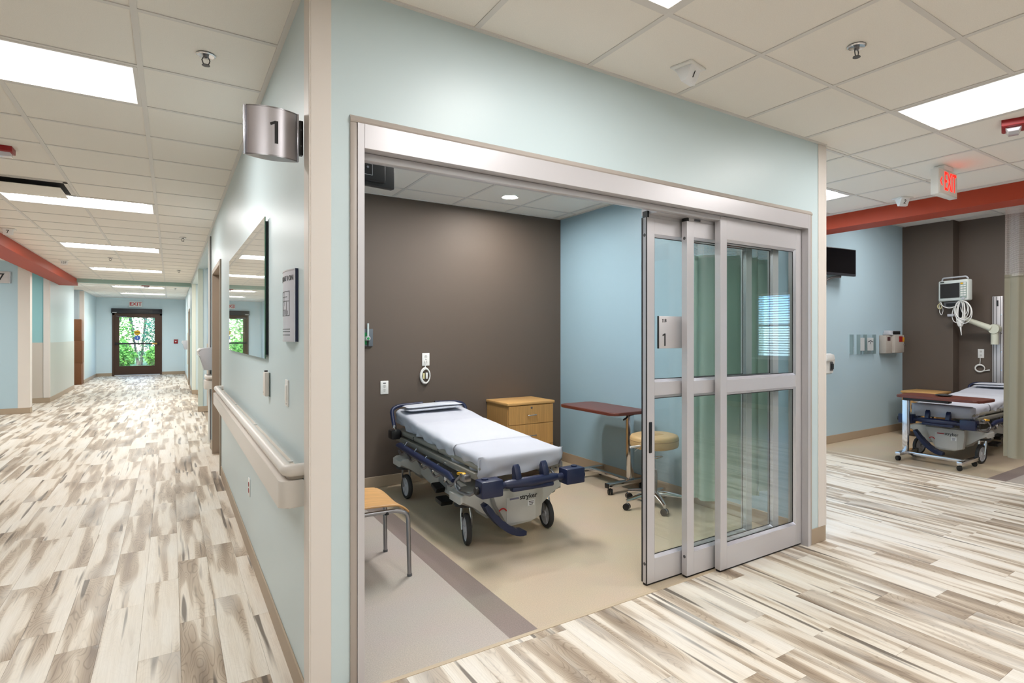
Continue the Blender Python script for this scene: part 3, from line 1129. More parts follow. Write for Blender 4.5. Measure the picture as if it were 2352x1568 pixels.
# small wall boxes
t = on_corr('card_reader', 3.32, 1.172, 'small beige card reader on the corridor wall under the art panel', 'card reader')
bx('case', GUARD, (-.035, .035, -.026, -.004, -.062, .062), t, bev=.006)
bx('mount', mat('green_grey_mount', (120, 138, 136), .5), (-.036, .040, -.004, 0, -.064, .058), t)
MB().cyl((.0, -.016, .062), (.0, -.016, .071), .008, 12).build('sensor', DGREY, t)
bx('led', DGREY, (-.022, -.016, -.0265, -.0255, -.046, -.040), t)
t = on_corr('switch_plate', 2.755, 1.172, 'narrow ivory switch plate on the corridor wall below the evacuation plan', 'switch')
bx('plate', WHITEP, (-.035, .035, -.006, 0, -.058, .058), t, bev=.003)
bx('rocker', WHITEP, (-.017, .017, -.010, -.005, -.034, .034), t, bev=.002)
bx('screw', DGREY, (-.003, .003, -.0068, -.0055, -.050, -.046), t)
t = on_corr('wall_outlet', 4.22, .44, 'white outlet with red receptacles low on the corridor wall', 'outlet')
bx('plate', WHITEP, (-.036, .036, -.006, 0, -.058, .058), t, bev=.003)
for zz in (-.02, .02):
    MB().lathe([(.0, -.002), (.015, -.002), (.016, .0), (.0, .0)], (0, -.0065, zz), 18, 'y').build('receptacle', REDMET, t)

# ------------------------------------------------------------------ handrails
def handrail(y0, y1, label):
    """Crash rail on the corridor wall from y0 (near) to y1 (far): round grip above a flat fascia, returned to the wall."""
    L = y1 - y0
    t = thing('handrail', (XC, (y0 + y1) / 2, 0), -math.pi / 2, label, 'handrail')
    h = L / 2
    grip = fillet([(h, .0, .912), (h, -.058, .912), (-h, -.058, .912), (-h, .0, .912)], .05, 6)
    MB().tube(grip, .0235, 14).build('grip', IVORY, t, angle=70)
    outer = fillet([(h - .002, 0, 0), (h - .002, -.086, 0), (-h + .002, -.086, 0), (-h + .002, 0, 0)], .06, 8)
    poly = [(p.x, p.y) for p in outer]
    MB().prism(poly, 'z', .768, .872, bev=.006).build('fascia', IVORY, t, angle=40)
    MB().prism([(x * (1 - .012 / h), y * .62) for x, y in poly], 'z', .873, .893).build('spacer', mat('handrail_spacer', (206, 194, 182), .45), t, angle=40)
    for k in range(4):
        if L > 1:
            xx = -h + .25 + k * (L - .5) / 3
            bx('wall_bracket', WHITEP, (xx - .006, xx + .006, -.05, 0, .893, .900), t, bev=.002)
    return t


handrail(2.375, 6.50, 'long ivory handrail with flat bumper along the corridor wall')
handrail(8.2, 8.53, 'short ivory handrail piece beyond the corridor door frame')

# corridor door frames
d2 = thing('door_3', (XC, 7.45, 0), -math.pi / 2)
struct(d2, 'taupe steel door frame in the corridor wall')
for s in (-1, 1):
    bx('jamb', CASING, (s * .65 - .025, s * .65 + .025, -.014, .135, 0, DH), d2, bev=.002, seg=1)
bx('head', CASING, (-.6245, .6245, -.014, .135, DH - .05, DH + .0), d2, bev=.002, seg=1)
bx('leaf', mat('beige_door_leaf', (186, 172, 156), .45), (-.624, .624, .085, .125, .01, DH - .052), d2)
bx('lever_plate', STEEL, (.52, .56, .078, .085, .95, 1.1), d2, bev=.003)
MB().tube([(.54, .08, 1.03), (.54, .045, 1.03), (.43, .045, 1.03)], .008, 8).build('lever', STEEL, d2)
d3 = thing('door_4', (XC, 19.15, 0), -math.pi / 2)
struct(d3)
for s in (-1, 1):
    bx('jamb', CASING, (s * .55 - .025, s * .55 + .025, -.014, .12, 0, 2.15), d3)
bx('head', CASING, (-.5245, .5245, -.014, .12, 2.1, 2.15), d3)
bx('leaf', mat('beige_door_leaf', (186, 172, 156), .45), (-.524, .524, .06, .1, .01, 2.1), d3)
bx('room_plate', mat('blue_grey_plate', (120, 134, 160), .4), (.70, .86, -.012, 0, 1.42, 1.60), d3)

# grey moulded wall bins
def wall_bin(y, label, panel=False):
    t = thing('wall_dispenser', (XC, y, 1.0), -math.pi / 2, label, 'dispenser', 'grey wall-mounted bins along the corridor')
    MB().prism([(0, .0), (-.09, .0), (-.125, .16), (-.15, .20), (-.15, .235), (-.12, .262), (-.04, .272), (0, .27)], 'x', -.15, .15, bev=.006).build('body', GREYP, t, angle=40)
    MB().prism([(-.126, .172), (-.157, .185), (-.159, .235), (-.13, .266), (-.126, .25), (-.148, .232), (-.146, .2)], 'x', -.155, .155).build('lip', WHITEP, t, angle=40)
    if panel:
        bx('back_panel', PANELB, (-.2, .2, -.012, 0, -.45, .5), t)
    return t


wall_bin(8.38, 'grey moulded bin above the short handrail piece')
wall_bin(20.9, 'far grey bin on a beige panel near the exit door', True)
# clock in the alcove, lever on the alcove door
t = thing('wall_clock', (.72, 12.65, 2.05), 0, 'round black clock on the blue alcove wall', 'clock')
MB().lathe([(.0, -.045), (.12, -.045), (.15, -.03), (.15, 0), (0, 0)], seg=32, axis='y').build('case', BLACKP, t)
MB().lathe([(.0, -.0465), (.115, -.0465), (.115, -.045), (0, -.045)], seg=32, axis='y').build('dial', mat('clock_dial', (70, 50, 54), .3), t)
t = thing('door_lever', (.60, 12.64, 1.265), 0, 'dark lever handle on the alcove wall', 'door handle')
bx('plate', BLACKP, (-.03, .03, -.012, 0, -.09, .09), t, bev=.004)
MB().tube(fillet([(0, -.01, .0), (0, -.06, .0), (.16, -.06, .0)], .03), .011, 10).build('lever', STEEL, t)

# ------------------------------------------------------------------ exit door at the corridor end
d = thing('door_2', (-.985, YEND, 0))
struct(d, 'dark bronze glazed exit door at the end of the corridor')
for s in (-1, 1):
    bx('jamb', BRONZE, (s * .68 - .03, s * .68 + .03, -.03, .12, 0, 2.2), d)
bx('head', BRONZE, (-.71, .71, -.03, .12, 2.14, 2.2), d)
bx('operator_box', mat('bronze_operator', (40, 38, 42), .4), (-.73, .715, -.13, .02, 2.2, 2.37), d, bev=.006)
bx('operator_label', WHITEP, (-.70, -.58, -.133, -.13, 2.215, 2.235), d)
MB().cyl((.38, -.15, 2.28), (.38, -.13, 2.28), .055, 16).build('sensor', BLACKP, d)
for a, b in ((-.65, -.515), (.495, .65)):
    bx('stile', BRONZE, (a, b, 0, .05, .03, 2.14), d)
bx('rail', BRONZE, (-.515, .495, 0, .05, 2.06, 2.14), d)
bx('rail', BRONZE, (-.515, .495, 0, .05, .03, .34), d)
bx('pane', GLASS, (-.515, .495, .02, .028, .34, 2.06), d)
MB().cyl((-.62, -.07, 1.13), (.60, -.07, 1.13), .028, 12).build('push_bar', BLACKP, d)
bx('push_bar_end', mat('brass_end', (190, 150, 80), .35, metal=.7), (.42, .57, -.105, -.04, 1.105, 1.155), d)
bx('push_bar_mount', BLACKP, (-.63, -.57, -.07, 0, 1.09, 1.17), d)
bx('push_bar_mount', BLACKP, (.56, .63, -.07, 0, 1.09, 1.17), d)
bx('threshold', ALU, (-.65, .65, -.03, .14, 0, .025), d)
MB().tube([(-.60, -.05, 2.10), (-.30, -.09, 2.08)], .014, 8).build('closer_arm', STEEL, d)
MB().lathe([(.0, 0), (.092, 0), (.092, .003), (0, .003)], (-.01, .014, 1.52), 28, 'y').build('yellow_decal', mat('yellow_decal', (232, 178, 30), .5), d)
bx('decal_bar', INK, (-.085, .065, .012, .014, 1.506, 1.530), d)
MB().lathe([(.0, 0), (.088, 0), (.088, .003), (0, .003)], (-.005, .014, 1.33), 28, 'y').build('blue_decal', mat('blue_decal', (70, 110, 200), .5), d)
dc = MB().cyl((-.005, .011, 1.365), (-.005, .013, 1.365), .012, 12)
dc.box(-.012, .002, .011, .013, 1.30, 1.35)
dc.build('decal_figure', PAPER, d)
# exit sign above it
t = thing('exit_sign', (-1.04, YEND, 2.53), 0, 'white exit sign with red letters above the far glass door', 'exit sign')
bx('housing', WHITEP, (-.19, .19, -.05, 0, -.10, .10), t, bev=.006)
text('lettering', 'EXIT', .17, (0, -.0515, 0), FACE_S, REDINK, t, bold=.003)
t = thing('fire_pull_station', (.14, YEND, 1.20), 0, 'red fire pull station beside the exit door', 'fire alarm')
bx('case', REDMET, (-.06, .06, -.035, 0, -.075, .075), t, bev=.005)
MB().prism([(-.035, .012), (.035, .012), (0, -.03)], 'y', -.042, -.034).build('handle', WHITEP, t)

# cardboard boxes in the recess
zb = 0.0
for i, (h, w, dy, lb) in enumerate([(.62, .30, .0, 'bottom'), (.64, .33, -.02, 'middle'), (.63, .26, .03, 'top')]):
    t = thing('cardboard_box', (XW - .22 + dy * .5, 21.75, zb), .02 * i, '%s brown cardboard box of the stack in the corridor recess' % lb, 'box', 'stacked cardboard boxes')
    bx('carton', CARD, (-w * .72, w * .72, -.2, .3, .001, h - .001), t, bev=.006)
    bx('tape', mat('parcel_tape', (176, 140, 96), .4), (-.03, .03, -.202, .302, h - .004, h + .0005), t)
    zb += h

# bay seven number plate
t = thing('bay_number_plate', (-2.52, 14.2, 2.466), 0, 'silver plate with black 7 on the blue wall left of the corridor', 'sign')
bx('plate', ALU, (-.15, .125, -.02, 0, -.105, .105), t, bev=.003)
bx('edge_profile', ALU2, (.125, .138, -.024, 0, -.105, .105), t)
text('numeral', '7', .17, (.015, -.0212, 0), FACE_S, INK, t, bold=.002)


# ------------------------------------------------------------------ ceiling devices
def sprinkler(x, y, label, z=CE):
    t = thing('fire_sprinkler', (x, y, z), 0, label, 'sprinkler', 'ceiling sprinklers')
    MB().lathe([(.018, .003), (.036, .003), (.040, -.001), (.034, -.005), (.018, -.003)], seg=24).build('escutcheon', CHROME, t)
    MB().lathe([(.0, .003), (.012, .002), (.012, -.012), (.007, -.015), (.0, -.016)], seg=16).build('nozzle', STEEL, t)
    f = MB()
    for s in (-1, 1):
        f.tube([(s * .010, 0, -.010), (s * .016, 0, -.024), (s * .012, 0, -.038), (s * .003, 0, -.046)], .0025, 6)
    f.build('yoke', DGREY, t)
    MB().lathe([(.0, -.046), (.016, -.046), (.017, -.049), (.0, -.050)], seg=16).build('deflector', DGREY, t)
    return t


sprinkler(.135, 3.18, 'nearest corridor sprinkler, on the tile beside the first ceiling light')
sprinkler(2.575, 1.40, 'sprinkler in the ceiling between the two front ceiling lights')
sprinkler(.13, 9.3, 'small corridor sprinkler above the alcove')
sprinkler(.13, 14.0, 'distant corridor sprinkler before the sage beam')
sprinkler(-.85, 12.4, 'distant sprinkler between the third and fourth corridor lights')
sprinkler(.1, 19.4, 'farthest sprinkler, beyond the sage beam')


def call_light(x, y, rz, num, label, numl=.045):
    t = thing('call_light', (x, y, CE), rz, label, 'call light', 'wedge-shaped numbered call lights')
    bx('base_plate', WHITEP, (-.068, .068, -.06, .06, -.006, .003), t, bev=.002)
    MB().prism([(-.048, -.006), (.048, -.006), (.012, -.075), (-.012, -.075)], 'x', -.045, .045, bev=.003).build('wedge', mat('frosted_white', (238, 238, 240), .3), t)
    # lettering on the sloping front (-Y) face
    o = text('numeral', num, numl, (.0, -.0322, -.040), (R(90) + R(27), 0, 0), INK, t, bold=.0003)
    return t


call_light(2.10, 1.985, R(12), '1', 'white call light numbered 1 on the ceiling above the sliding door')
call_light(5.79, 2.70, R(-25), '2', 'white call light numbered 2 beside the red soffit', .055)
call_light(-1.66, 9.75, 0, '7', 'white call light numbered 7 beside the corridor soffit', .06)
call_light(-1.55, 13.3, 0, '127', 'white call light numbered 127 far along the corridor soffit', .05)


def strobe(x, y, rz, label):
    t = thing('alarm_strobe', (x, y, CE), rz, label, 'fire alarm', 'red ceiling fire alarm strobes')
    MB().prism([(-.06, .004), (.06, .004), (.06, -.030), (.05, -.036), (-.05, -.036), (-.06, -.030)], 'x', -.085, .085, bev=.002).build('housing', REDMET, t)
    g = MB()
    for k in range(7):
        g.box(-.055 + k * .012, -.049 + k * .012, -.062, -.059, -.026, -.006)
    g.build('grille', mat('dark_red', (90, 8, 12), .5), t, smooth=False)
    bx('badge', WHITEP, (-.062, -.035, -.0625, -.0605, -.016, -.009), t)
    MB().prism([(-.04, -.036), (.04, -.036), (.025, -.062), (-.025, -.062)], 'x', -.045, .075, bev=.006).build('lens', mat('strobe_lens', (208, 206, 214), .1, coat=.5), t)
    return t


strobe(4.30, 1.35, R(18), 'red alarm strobe on the ceiling beside the front ceiling light')
strobe(-1.0, 5.55, 0, 'red alarm strobe on the corridor ceiling at the left edge')
strobe(-.55, 18.6, 0, 'distant red alarm strobe beyond the sage beam')

# plaque diffusers
def diffuser(x0, x1, y0, y1, label):
    t = thing('air_diffuser', ((x0 + x1) / 2, (y0 + y1) / 2, CE), 0, label, 'air diffuser', 'ceiling air diffusers')
    hx, hy = (x1 - x0) / 2, (y1 - y0) / 2
    bx('throat', mat('diffuser_throat', (30, 30, 30), .8), (-hx + .02, hx - .02, -hy + .02, hy - .02, -.001, .003), t)
    fr = MB()
    for d_ in ((-hx, hx, -hy, -hy + .03), (-hx, hx, hy - .03, hy), (-hx, -hx + .03, -hy, hy), (hx - .03, hx, -hy, hy)):
        fr.box(*d_, -.004, .003)
    fr.build('frame', TEE, t, smooth=False)
    bx('plaque', TILE, (-hx + .05, hx - .05, -hy + .05, hy - .05, -.046, -.040), t, bev=.002)
    for sx in (-1, 1):
        MB().cyl((sx * (hx - .12), 0, -.04), (sx * (hx - .12), 0, 0), .006, 8).build('hanger', STEEL, t)
    return t


diffuser(gx(-2) + .01, gx(-1) - .01, gy(8) + .01, gy(9) - .01, 'square plaque air diffuser in front of the second corridor light')
diffuser(gx(-2), gx(-1), gy(27) + .2, gy(28) + .2, 'distant air diffuser beyond the sage beam')

# exit sign hanging by the bay
t = thing('exit_sign', (5.0, 2.02, 2.62), 0, 'lit exit sign with red letters and arrow hung from the ceiling', 'exit sign')
bx('housing', WHITEP, (-.165, .165, -.028, .03, -.11, .09), t, bev=.006)
bx('face_plate', mat('exit_face', (226, 218, 210), .35), (-.150, .150, -.031, -.028, -.098, .080), t)
text('lettering', 'EXIT', .205, (.030, -.0318, -.008), FACE_S, EXITRED, t, sx=.50, bold=.0012)
ar = MB()
ar.prism([(-.143, -.008), (-.118, .024), (-.106, .024), (-.130, -.008), (-.106, -.040), (-.118, -.040)], 'y', -.0325, -.031)
ar.build('arrow', EXITRED, t, smooth=False)
bx('canopy', WHITEP, (-.08, .08, -.035, .045, .09, .122), t, bev=.004)


# ------------------------------------------------------------------ stretchers
def stretcher(loc, rz, label, stripe):
    """Wheeled hospital stretcher. Local y runs from the foot (-) to the head (+), origin on the floor below its middle."""
    t = thing('hospital_stretcher', loc, rz, label, 'stretcher', 'wheeled hospital stretchers')
    HW = .322
    prof = [(-.925, .632), (-.5, .645), (-.1, .660), (.35, .690), (.62, .722), (.90, .742)]

    def ztop(v):
        for (a, za), (b, zb_) in zip(prof, prof[1:]):
            if v <= b:
                s = (v - a) / (b - a)
                return za + (zb_ - za) * s
        return prof[-1][1]
    rs = random.Random(5)
    ph = [rs.uniform(0, 6.28) for _ in range(12)]

    def drape(v0, v1, lift, hem, nv, name, m, ends, hw=HW):
        """Sheet section: flat top, rounded edge, skirt with tension folds; closed at the foot when ends is set."""
        b = MB()
        nu = 44

        def crease(u, v):
            a_ = abs(u)
            return .004 * math.sin(7 * v + 9 * u + ph[0]) * (a_ / hw) + .003 * math.sin(19 * v + ph[1] + 5 * u) - .006 * (a_ / hw) ** 4

        def fn(i, j):
            va = v0 + .028 if ends else v0
            v = va + (v1 - va) * j
            s = i * 2 - 1
            zt = ztop(v) + (lift * (.35 + .65 * math.sin(math.pi * j) ** .4) if lift else 0)
            a = abs(s)
            sg = 1 if s > 0 else -1
            if a < .70:
                u = a / .70 * (hw - .03)
                return (sg * u, v, zt + crease(sg * u, v))
            if a < .80:
                q = (a - .70) / .10 * math.pi / 2
                return (sg * (hw - .03 + .03 * math.sin(q)), v, zt - .006 - .03 * (1 - math.cos(q)))
            q = (a - .80) / .20
            drop = hem * (1 + .16 * math.sin(5.3 * v + ph[2] + sg) + .10 * math.sin(13 * v + ph[3] * sg))
            fold = (.015 * math.sin(23 * v + 4.5 * q + ph[4] * sg) + .008 * math.sin(41 * v - 6 * q + ph[5])) * q
            return (sg * (hw + fold - .028 * q ** 2), v, zt - .036 - drop * q)
        b.grid(fn, nu, nv)
        if ends:
            def fe(i, j):
                s = i * 2 - 1
                u = s * (hw + .005)
                q = j
                crn = 1 - min(1, max(0, (abs(s) - .84) / .16)) ** 2 * 1.9
                if q < .25:
                    w = q / .25 * math.pi / 2
                    return (u, v0 + .028 - .028 * math.sin(w) * crn, ztop(v0 + .028) + crease(u, v0 + .028) + .0012 - .03 * (1 - math.cos(w)))
                w = (q - .25) / .75
                dz = (.105 + .014 * math.sin(5 * u + ph[6]) - .03 * (u / hw)) * w
                f = (.020 * math.sin(12 * u + 5 * w + ph[7]) + .010 * math.sin(29 * u - 4 * w + ph[8])) * w
                return (u, v0 + .028 - .028 * crn - f * .7 + .02 * w ** 2, ztop(v0 + .028) + crease(u, v0 + .028) + .0012 - .03 - dz)
            b.grid(fe, 40, 12)
        o = b.build(name, m, t, angle=180)
        return o
    drape(-.925, .93, .0, .085, 120, 'fitted_sheet', SHEET, True)
    drape(-.46, .36, .004, .088, 60, 'draw_sheet', SHEET2, False, HW + .006)
    # mattress underside showing below the sheet
    MB().box(-.325, .325, -.90, .92, .530, .572, bev=.02, seg=3).build('mattress', MATTR, t)
    for v in (-.15, .42):
        bx('mattress_seam', DGREY, (-.327, .327, v - .004, v + .004, .535, .566), t)
    # litter frame
    fr = MB()
    fr.box(-.30, .30, -.88, .90, .490, .518, bev=.006)
    fr.box(-.345, -.315, -.86, .86, .478, .520, bev=.006)
    fr.box(.315, .345, -.86, .86, .478, .520, bev=.006)
    fr.build('litter_frame', mat('litter_enamel', (134, 130, 120), .45), t)
    # folded side rails
    for s in (-1, 1):
        top = MB()
        top.tube([(s * .385, -.60, .425), (s * .388, -.52, .448), (s * .388, .0, .458), (s * .388, .58, .478), (s * .385, .66, .468)], [.016, .025, .027, .025, .016], 12)
        rail = top.build('side_rail', NAVY, t, angle=70)
        low = MB()
        pts = []
        for k in range(41):
            v = -.70 + 1.36 * k / 40
            pts.append((s * .375, v, .385 + .035 * (k / 40) + .022 * math.sin(k / 40 * 2 * math.pi * 5)))
        low.tube(pts, .009, 8)
        low.build('rail_lower_bar', STEEL, rail, angle=70)
        for k in range(5):
            v = -.48 + .24 * k
            zc = .405 + .016 * k
            sp = MB().tube(fillet([(s * .372, v - .05, zc + .06), (s * .395, v - .02, zc + .01), (s * .380, v + .06, zc - .035), (s * .36, v + .09, zc + .02)], .03, 4), .0075, 8)
            sp.build('rail_spindle', CHROME, rail, angle=70)
            bx('rail_clip', WHITEP, (s * .397 - .004, s * .397 + .004, v - .018, v + .01, zc - .002, zc + .022), rail, bev=.003)
        bx('rail_mount', STEEL, (s * .36 - .03, s * .36 + .02, -.80, -.72, .455, .50), t, bev=.004)
        MB().prism([(-.78, .488), (-.66, .478), (-.655, .492), (-.75, .508)], 'x', s * .372 - .012, s * .372 + .012, bev=.003).build('release_latch', YELLOW, t)
        MB().tube(fillet([(s * .37, -.70, .48), (s * .385, -.62, .42), (s * .385, -.68, .37), (s * .37, -.86, .38), (s * .35, -.90, .42)], .05, 5), .010, 8).build('rail_end_loop', STEEL, t, angle=70)
        # head end push handle
        MB().tube(fillet([(s * .345, .80, .52), (s * .355, .86, .60), (s * .36, .93, .745), (s * .29, .945, .775), (s * .06, .950, .782)], .07, 6), .017, 12).build('push_handle', NAVY, t, angle=70)
        hb = bx('head_corner_block', BLACKP, (s * .375 - .045, s * .375 + .045, .72, .83, .505, .585), t, bev=.014)
        MB().cyl((s * .375, .78, .585), (s * .375, .78, .625), .016, 12).build('pole_socket', CHROME, hb)
        MB().cyl((s * .40, .74, .60), (s * .40, .65, .60), .008, 8).build('crank', CHROME, hb)
        # foot bumpers
        bp = bx('foot_bumper', NAVY, (s * .315 - .075, s * .315 + .075, -1.075, -.965, .405, .512), t, bev=.010)
        MB().cyl((s * .34, -1.01, .505), (s * .34, -1.01, .520), .022, 16).build('bumper_cap', NAVY, bp)
        MB().cyl((s * .392, -1.02, .452), (s * .412, -1.02, .452), .024, 16).build('bumper_roller', BLACKP, bp)
        MB().cyl((s * .24, -1.01, .455), (s * .19, -1.01, .458), .026, 14, .02).build('bumper_neck', NAVY, bp)
        # lug on the foot bar
        MB().prism([(-1.02, .43), (-.97, .43), (-.965, .545), (-.985, .575), (-1.005, .56), (-1.03, .50)], 'x', s * .125 - .022 - .02 * s, s * .125 + .022 - .02 * s, bev=.005).build('foot_bar_lug', NAVY, t)
    MB().tube([(-.20, -1.005, .458), (-.16, -1.012, .458), (0, -1.02, .458), (.16, -1.012, .458), (.20, -1.005, .458)], [.024, .030, .034, .030, .024], 14, flat=1.0).build('foot_bar', NAVY, t, angle=70)
    bx('foot_bar_underside', NAVY, (-.155, .165, -1.035, -.985, .405, .436), t, bev=.012)
    # base hood: spine plus cross arms over the wheels
    base = MB()
    base.prism([(-.60, .20), (-.60, .335), (.60, .335), (.60, .20), (.3, .185), (-.3, .185)], 'x', -.215, .215, bev=.02)
    hood = base.build('base_hood', PUTTY, t, angle=40)

    def arm(v, nm):
        b = MB()
        outline = [(-.40, .295), (-.40, .345), (-.37, .362), (-.16, .368), (.16, .368), (.37, .362), (.40, .345), (.40, .295), (.30, .285), (.235, .235), (.20, .17), (-.20, .17), (-.235, .235), (-.30, .285)]
        b.prism(outline, 'y', v - .105, v + .105, bev=.018)
        return b.build(nm, PUTTY, hood, angle=40)
    arm(-.655, 'hood_cross_arm')
    arm(.655, 'hood_cross_arm')
    # foot-end shield with maker's lettering
    sh = MB()
    sh.prism([(-.20, .365), (.20, .365), (.205, .30), (.185, .15), (.10, .118), (-.06, .112), (-.09, .13), (-.17, .27)], 'y', -.83, -.755, bev=.014)
    shield = sh.build('foot_shield', PUTTY, t, angle=40)
    bx('shield_relief', mat('pale_putty', (196, 194, 190), .4), (-.095, .135, -.834, -.828, .135, .315), shield, bev=.003)
    bx('maker_stripe', stripe, (-.07, .0, -.8365, -.833, .296, .308), shield)
    text('lettering', 'stryker', .048, (.075, -.836, .304), FACE_S, INK, shield, bold=.0006)
    lb = bx('asset_label', PAPER, (.07, .125, -.836, -.833, .236, .274), shield)
    arw = MB()
    arw.tube([(-.125 + .03 * math.cos(a), -.8345, .218 + .03 * math.sin(a)) for a in [2.6 - .25 * k for k in range(10)]], .0045, 6)
    arw.build('arrow_mark', REDINK, shield)
    for k in range(3):
        bx('label_bar', INK, (.078 + .002 * k, .118 - .004 * k, -.8372, -.8358, .262 - .010 * k, .266 - .010 * k), shield)
    # lift columns and undercarriage
    for v in (-.36, .36):
        MB().cyl((0, v, .33), (0, v, .49), .075, 20).build('lift_column', DGREY, t)
    bx('undercarriage', mat('dark_undercarriage', (40, 40, 40), .6), (-.06, .06, -.62, .62, .14, .185), t, bev=.01)
    MB().tube([(-.09, -.70, .165), (-.14, .0, .15), (-.09, .70, .165)], .011, 8).build('brake_rod', STEEL, t)
    sp_ = bx('side_plate', mat('grey_diagram_plate', (150, 150, 146), .5), (-.217, -.214, -.06, .12, .215, .30), hood)
    for s in (-1, 1):
        MB().prism([(-.03, .225), (.10, .245), (.115, .215), (.0, .185)], 'x', s * .24 - .05, s * .24 + .05, bev=.012).build('side_pedal', BLACKP, t)
        MB().prism([(-.16, .155), (-.02, .165), (-.02, .13), (-.14, .12)], 'x', s * .25 - .05, s * .25 + .05, bev=.01).build('side_pedal', BLACKP, t)

    # curved foot pedals, navy
    def pedal(v, d):
        arcp, arcq = [], []
        for k in range(13):
            s = k / 12
            x = -.285 + .30 * s
            z = .315 - .235 * math.sin(s * math.pi / 2) ** .85
            arcp.append((x, z))
        n = len(arcp)
        outer, inner = [], []
        for k, (x, z) in enumerate(arcp):
            w = .030 + .012 * math.sin(math.pi * k / (n - 1))
            ax, az = arcp[max(0, k - 1)], arcp[min(n - 1, k + 1)]
            tx, tz = az[0] - ax[0], az[1] - ax[1]
            l = math.hypot(tx, tz)
            nx, nz = -tz / l, tx / l
            tooth = .006 if k % 2 else -.002
            outer.append((x - nx * w * .5, z - nz * w * .5))
            inner.append((x + nx * (w * .5 + tooth), z + nz * (w * .5 + tooth)))
        lo, hi = sorted((v, v + d * .075))
        MB().prism(outer + list(reversed(inner)), 'y', lo, hi, bev=.003).build('foot_pedal', NAVY, t, angle=30)
    pedal(-.845, -1)
    # casters
    for s in (-1, 1):
        for v in (-.655, .655):
            c = thing('caster', (s * .315, v, 0))
            c.parent = t
            ang = {(-1, -1): R(-12), (1, -1): R(-6), (-1, 1): R(2), (1, 1): R(10)}[(s, 1 if v > 0 else -1)]
            c.rotation_euler = (0, 0, ang)
            MB().lathe([(.0, .255), (.05, .255), (.078, .262), (.082, .272), (.078, .284), (.05, .288), (.0, .288)], seg=24).build('swivel_ring', RUBBER, c)
            fk = MB()
            for q in (-1, 1):
                fk.tube([(q * .028, 0, .255), (q * .033, -.01, .20), (q * .033, -.03, .105)], [.016, .013, .010], 8, flat=.5)
            fk.build('fork', CHROME, c)
            prof_t = [(.080, -.016), (.098, -.017), (.104, -.010), (.105, 0), (.104, .010), (.098, .017), (.080, .016)]
            MB().lathe(prof_t, (0, -.03, .105), 32, 'x', ring=True).build('tyre', RUBBER, c)
            hub = MB().lathe([(.0, -.014), (.02, -.020), (.024, -.010), (.074, -.006), (.081, -.012), (.081, .012), (.074, .006), (.024, .010), (.02, .020), (.0, .014)], (0, -.03, .105), 32, 'x')
            for k in range(6):
                a = k * math.pi / 3
                for q in (-.009, .009):
                    hub.tube([(q, -.03 + .02 * math.cos(a), .105 + .02 * math.sin(a)), (q, -.03 + .076 * math.cos(a), .105 + .076 * math.sin(a))], .004, 6)
            hub.build('wheel_hub', GREYP, c)
    return t


bed1 = stretcher((1.995, 4.275, 0), -.022, 'wheeled stretcher with white sheet in the treatment room', mat('violet_grey_stripe', (120, 118, 140), .5))
bed2 = stretcher((8.09, 2.95, 0), -math.pi / 2 + .02, 'wheeled stretcher in the open bay behind the overbed table', mat('maroon_stripe', (150, 30, 40), .5))

# folded pillow cases at the head ends
def folded_pillow(loc, rz, label):
    t = thing('folded_pillowcase', loc, rz, label, 'pillowcase', 'folded linen at the head of the stretchers')
    for k, (a, b, z0, z1) in enumerate([(-.27, .26, .0, .026), (-.265, .255, .026, .05)]):
        def fn(i, j, a=a, b=b, z0=z0, z1=z1):
            th = 2 * math.pi * i
            q = (j - .5) * 2
            hw = (b - a) / 2
            prof_ = (1 - abs(q) ** 6) ** .5 if abs(q) < 1 else 0
            u = (a + b) / 2 + q * hw
            cs, sn = math.cos(th), math.sin(th)
            w = .088 * (abs(cs) ** .4) * (1 if cs >= 0 else -1) * (.96 + .04 * prof_)
            zz = (z0 + z1) / 2 + (z1 - z0) / 2 * sn * prof_ + .003 * math.sin(9 * u + k)
            return (u, w + .004 * math.sin(7 * u), zz + .004 * u)
        MB().grid(fn, 20, 22, wrap_u=True).build('fold', SHEET2, t, angle=80)
    return t


folded_pillow((1.985, 5.03, .748), -.022, 'folded white pillowcase on the treatment room stretcher')
folded_pillow((8.86, 2.93, .750), -math.pi / 2 + .02, 'folded white pillowcase on the bay stretcher')

# ------------------------------------------------------------------ bedside cabinets
def cabinet(loc, rz, label, W=.53, Dp=.46, H=.755):
    t = thing('bedside_cabinet', loc, rz, label, 'cabinet', 'oak bedside cabinets')
    bx('body', OAK, (0, W, .012, Dp, .07, H - .028), t, bev=.002, seg=1)
    bx('plinth', mat('dark_plinth', (70, 56, 44), .6), (.02, W - .02, .04, Dp, 0, .07), t)
    bx('cabinet_top', OAKTOP, (-.012, W + .012, -.012, Dp, H - .028, H), t, bev=.006)
    for i, (a, b) in enumerate(((H - .22, H - .035), (H - .44, H - .225), (.085, H - .445))):
        dr = bx('drawer', OAK, (.006, W - .006, -.006, .012, a, b), t, bev=.002, seg=1)
        zc = (a + b) / 2 - .005
        MB().tube(fillet([(W / 2 - .05, -.006, zc + .004), (W / 2 - .048, -.03, zc), (W / 2 + .048, -.03, zc), (W / 2 + .05, -.006, zc + .004)], .025, 5), .0055, 8).build('handle', CHROME, dr, angle=70)
        if i == 0:
            MB().lathe([(.0, -.004), (.010, -.004), (.011, 0), (.0, 0)], (W / 2, -.006, H - .06), 16, 'y').build('lock', STEEL, dr)
    return t


cabinet((2.725, 4.955, 0), 0, 'oak bedside cabinet with drawers against the dark brown wall')
cabinet((8.60, 4.02, 0), -math.pi / 2, 'oak bedside cabinet in the open bay behind the stretcher', .44, .46, .635)


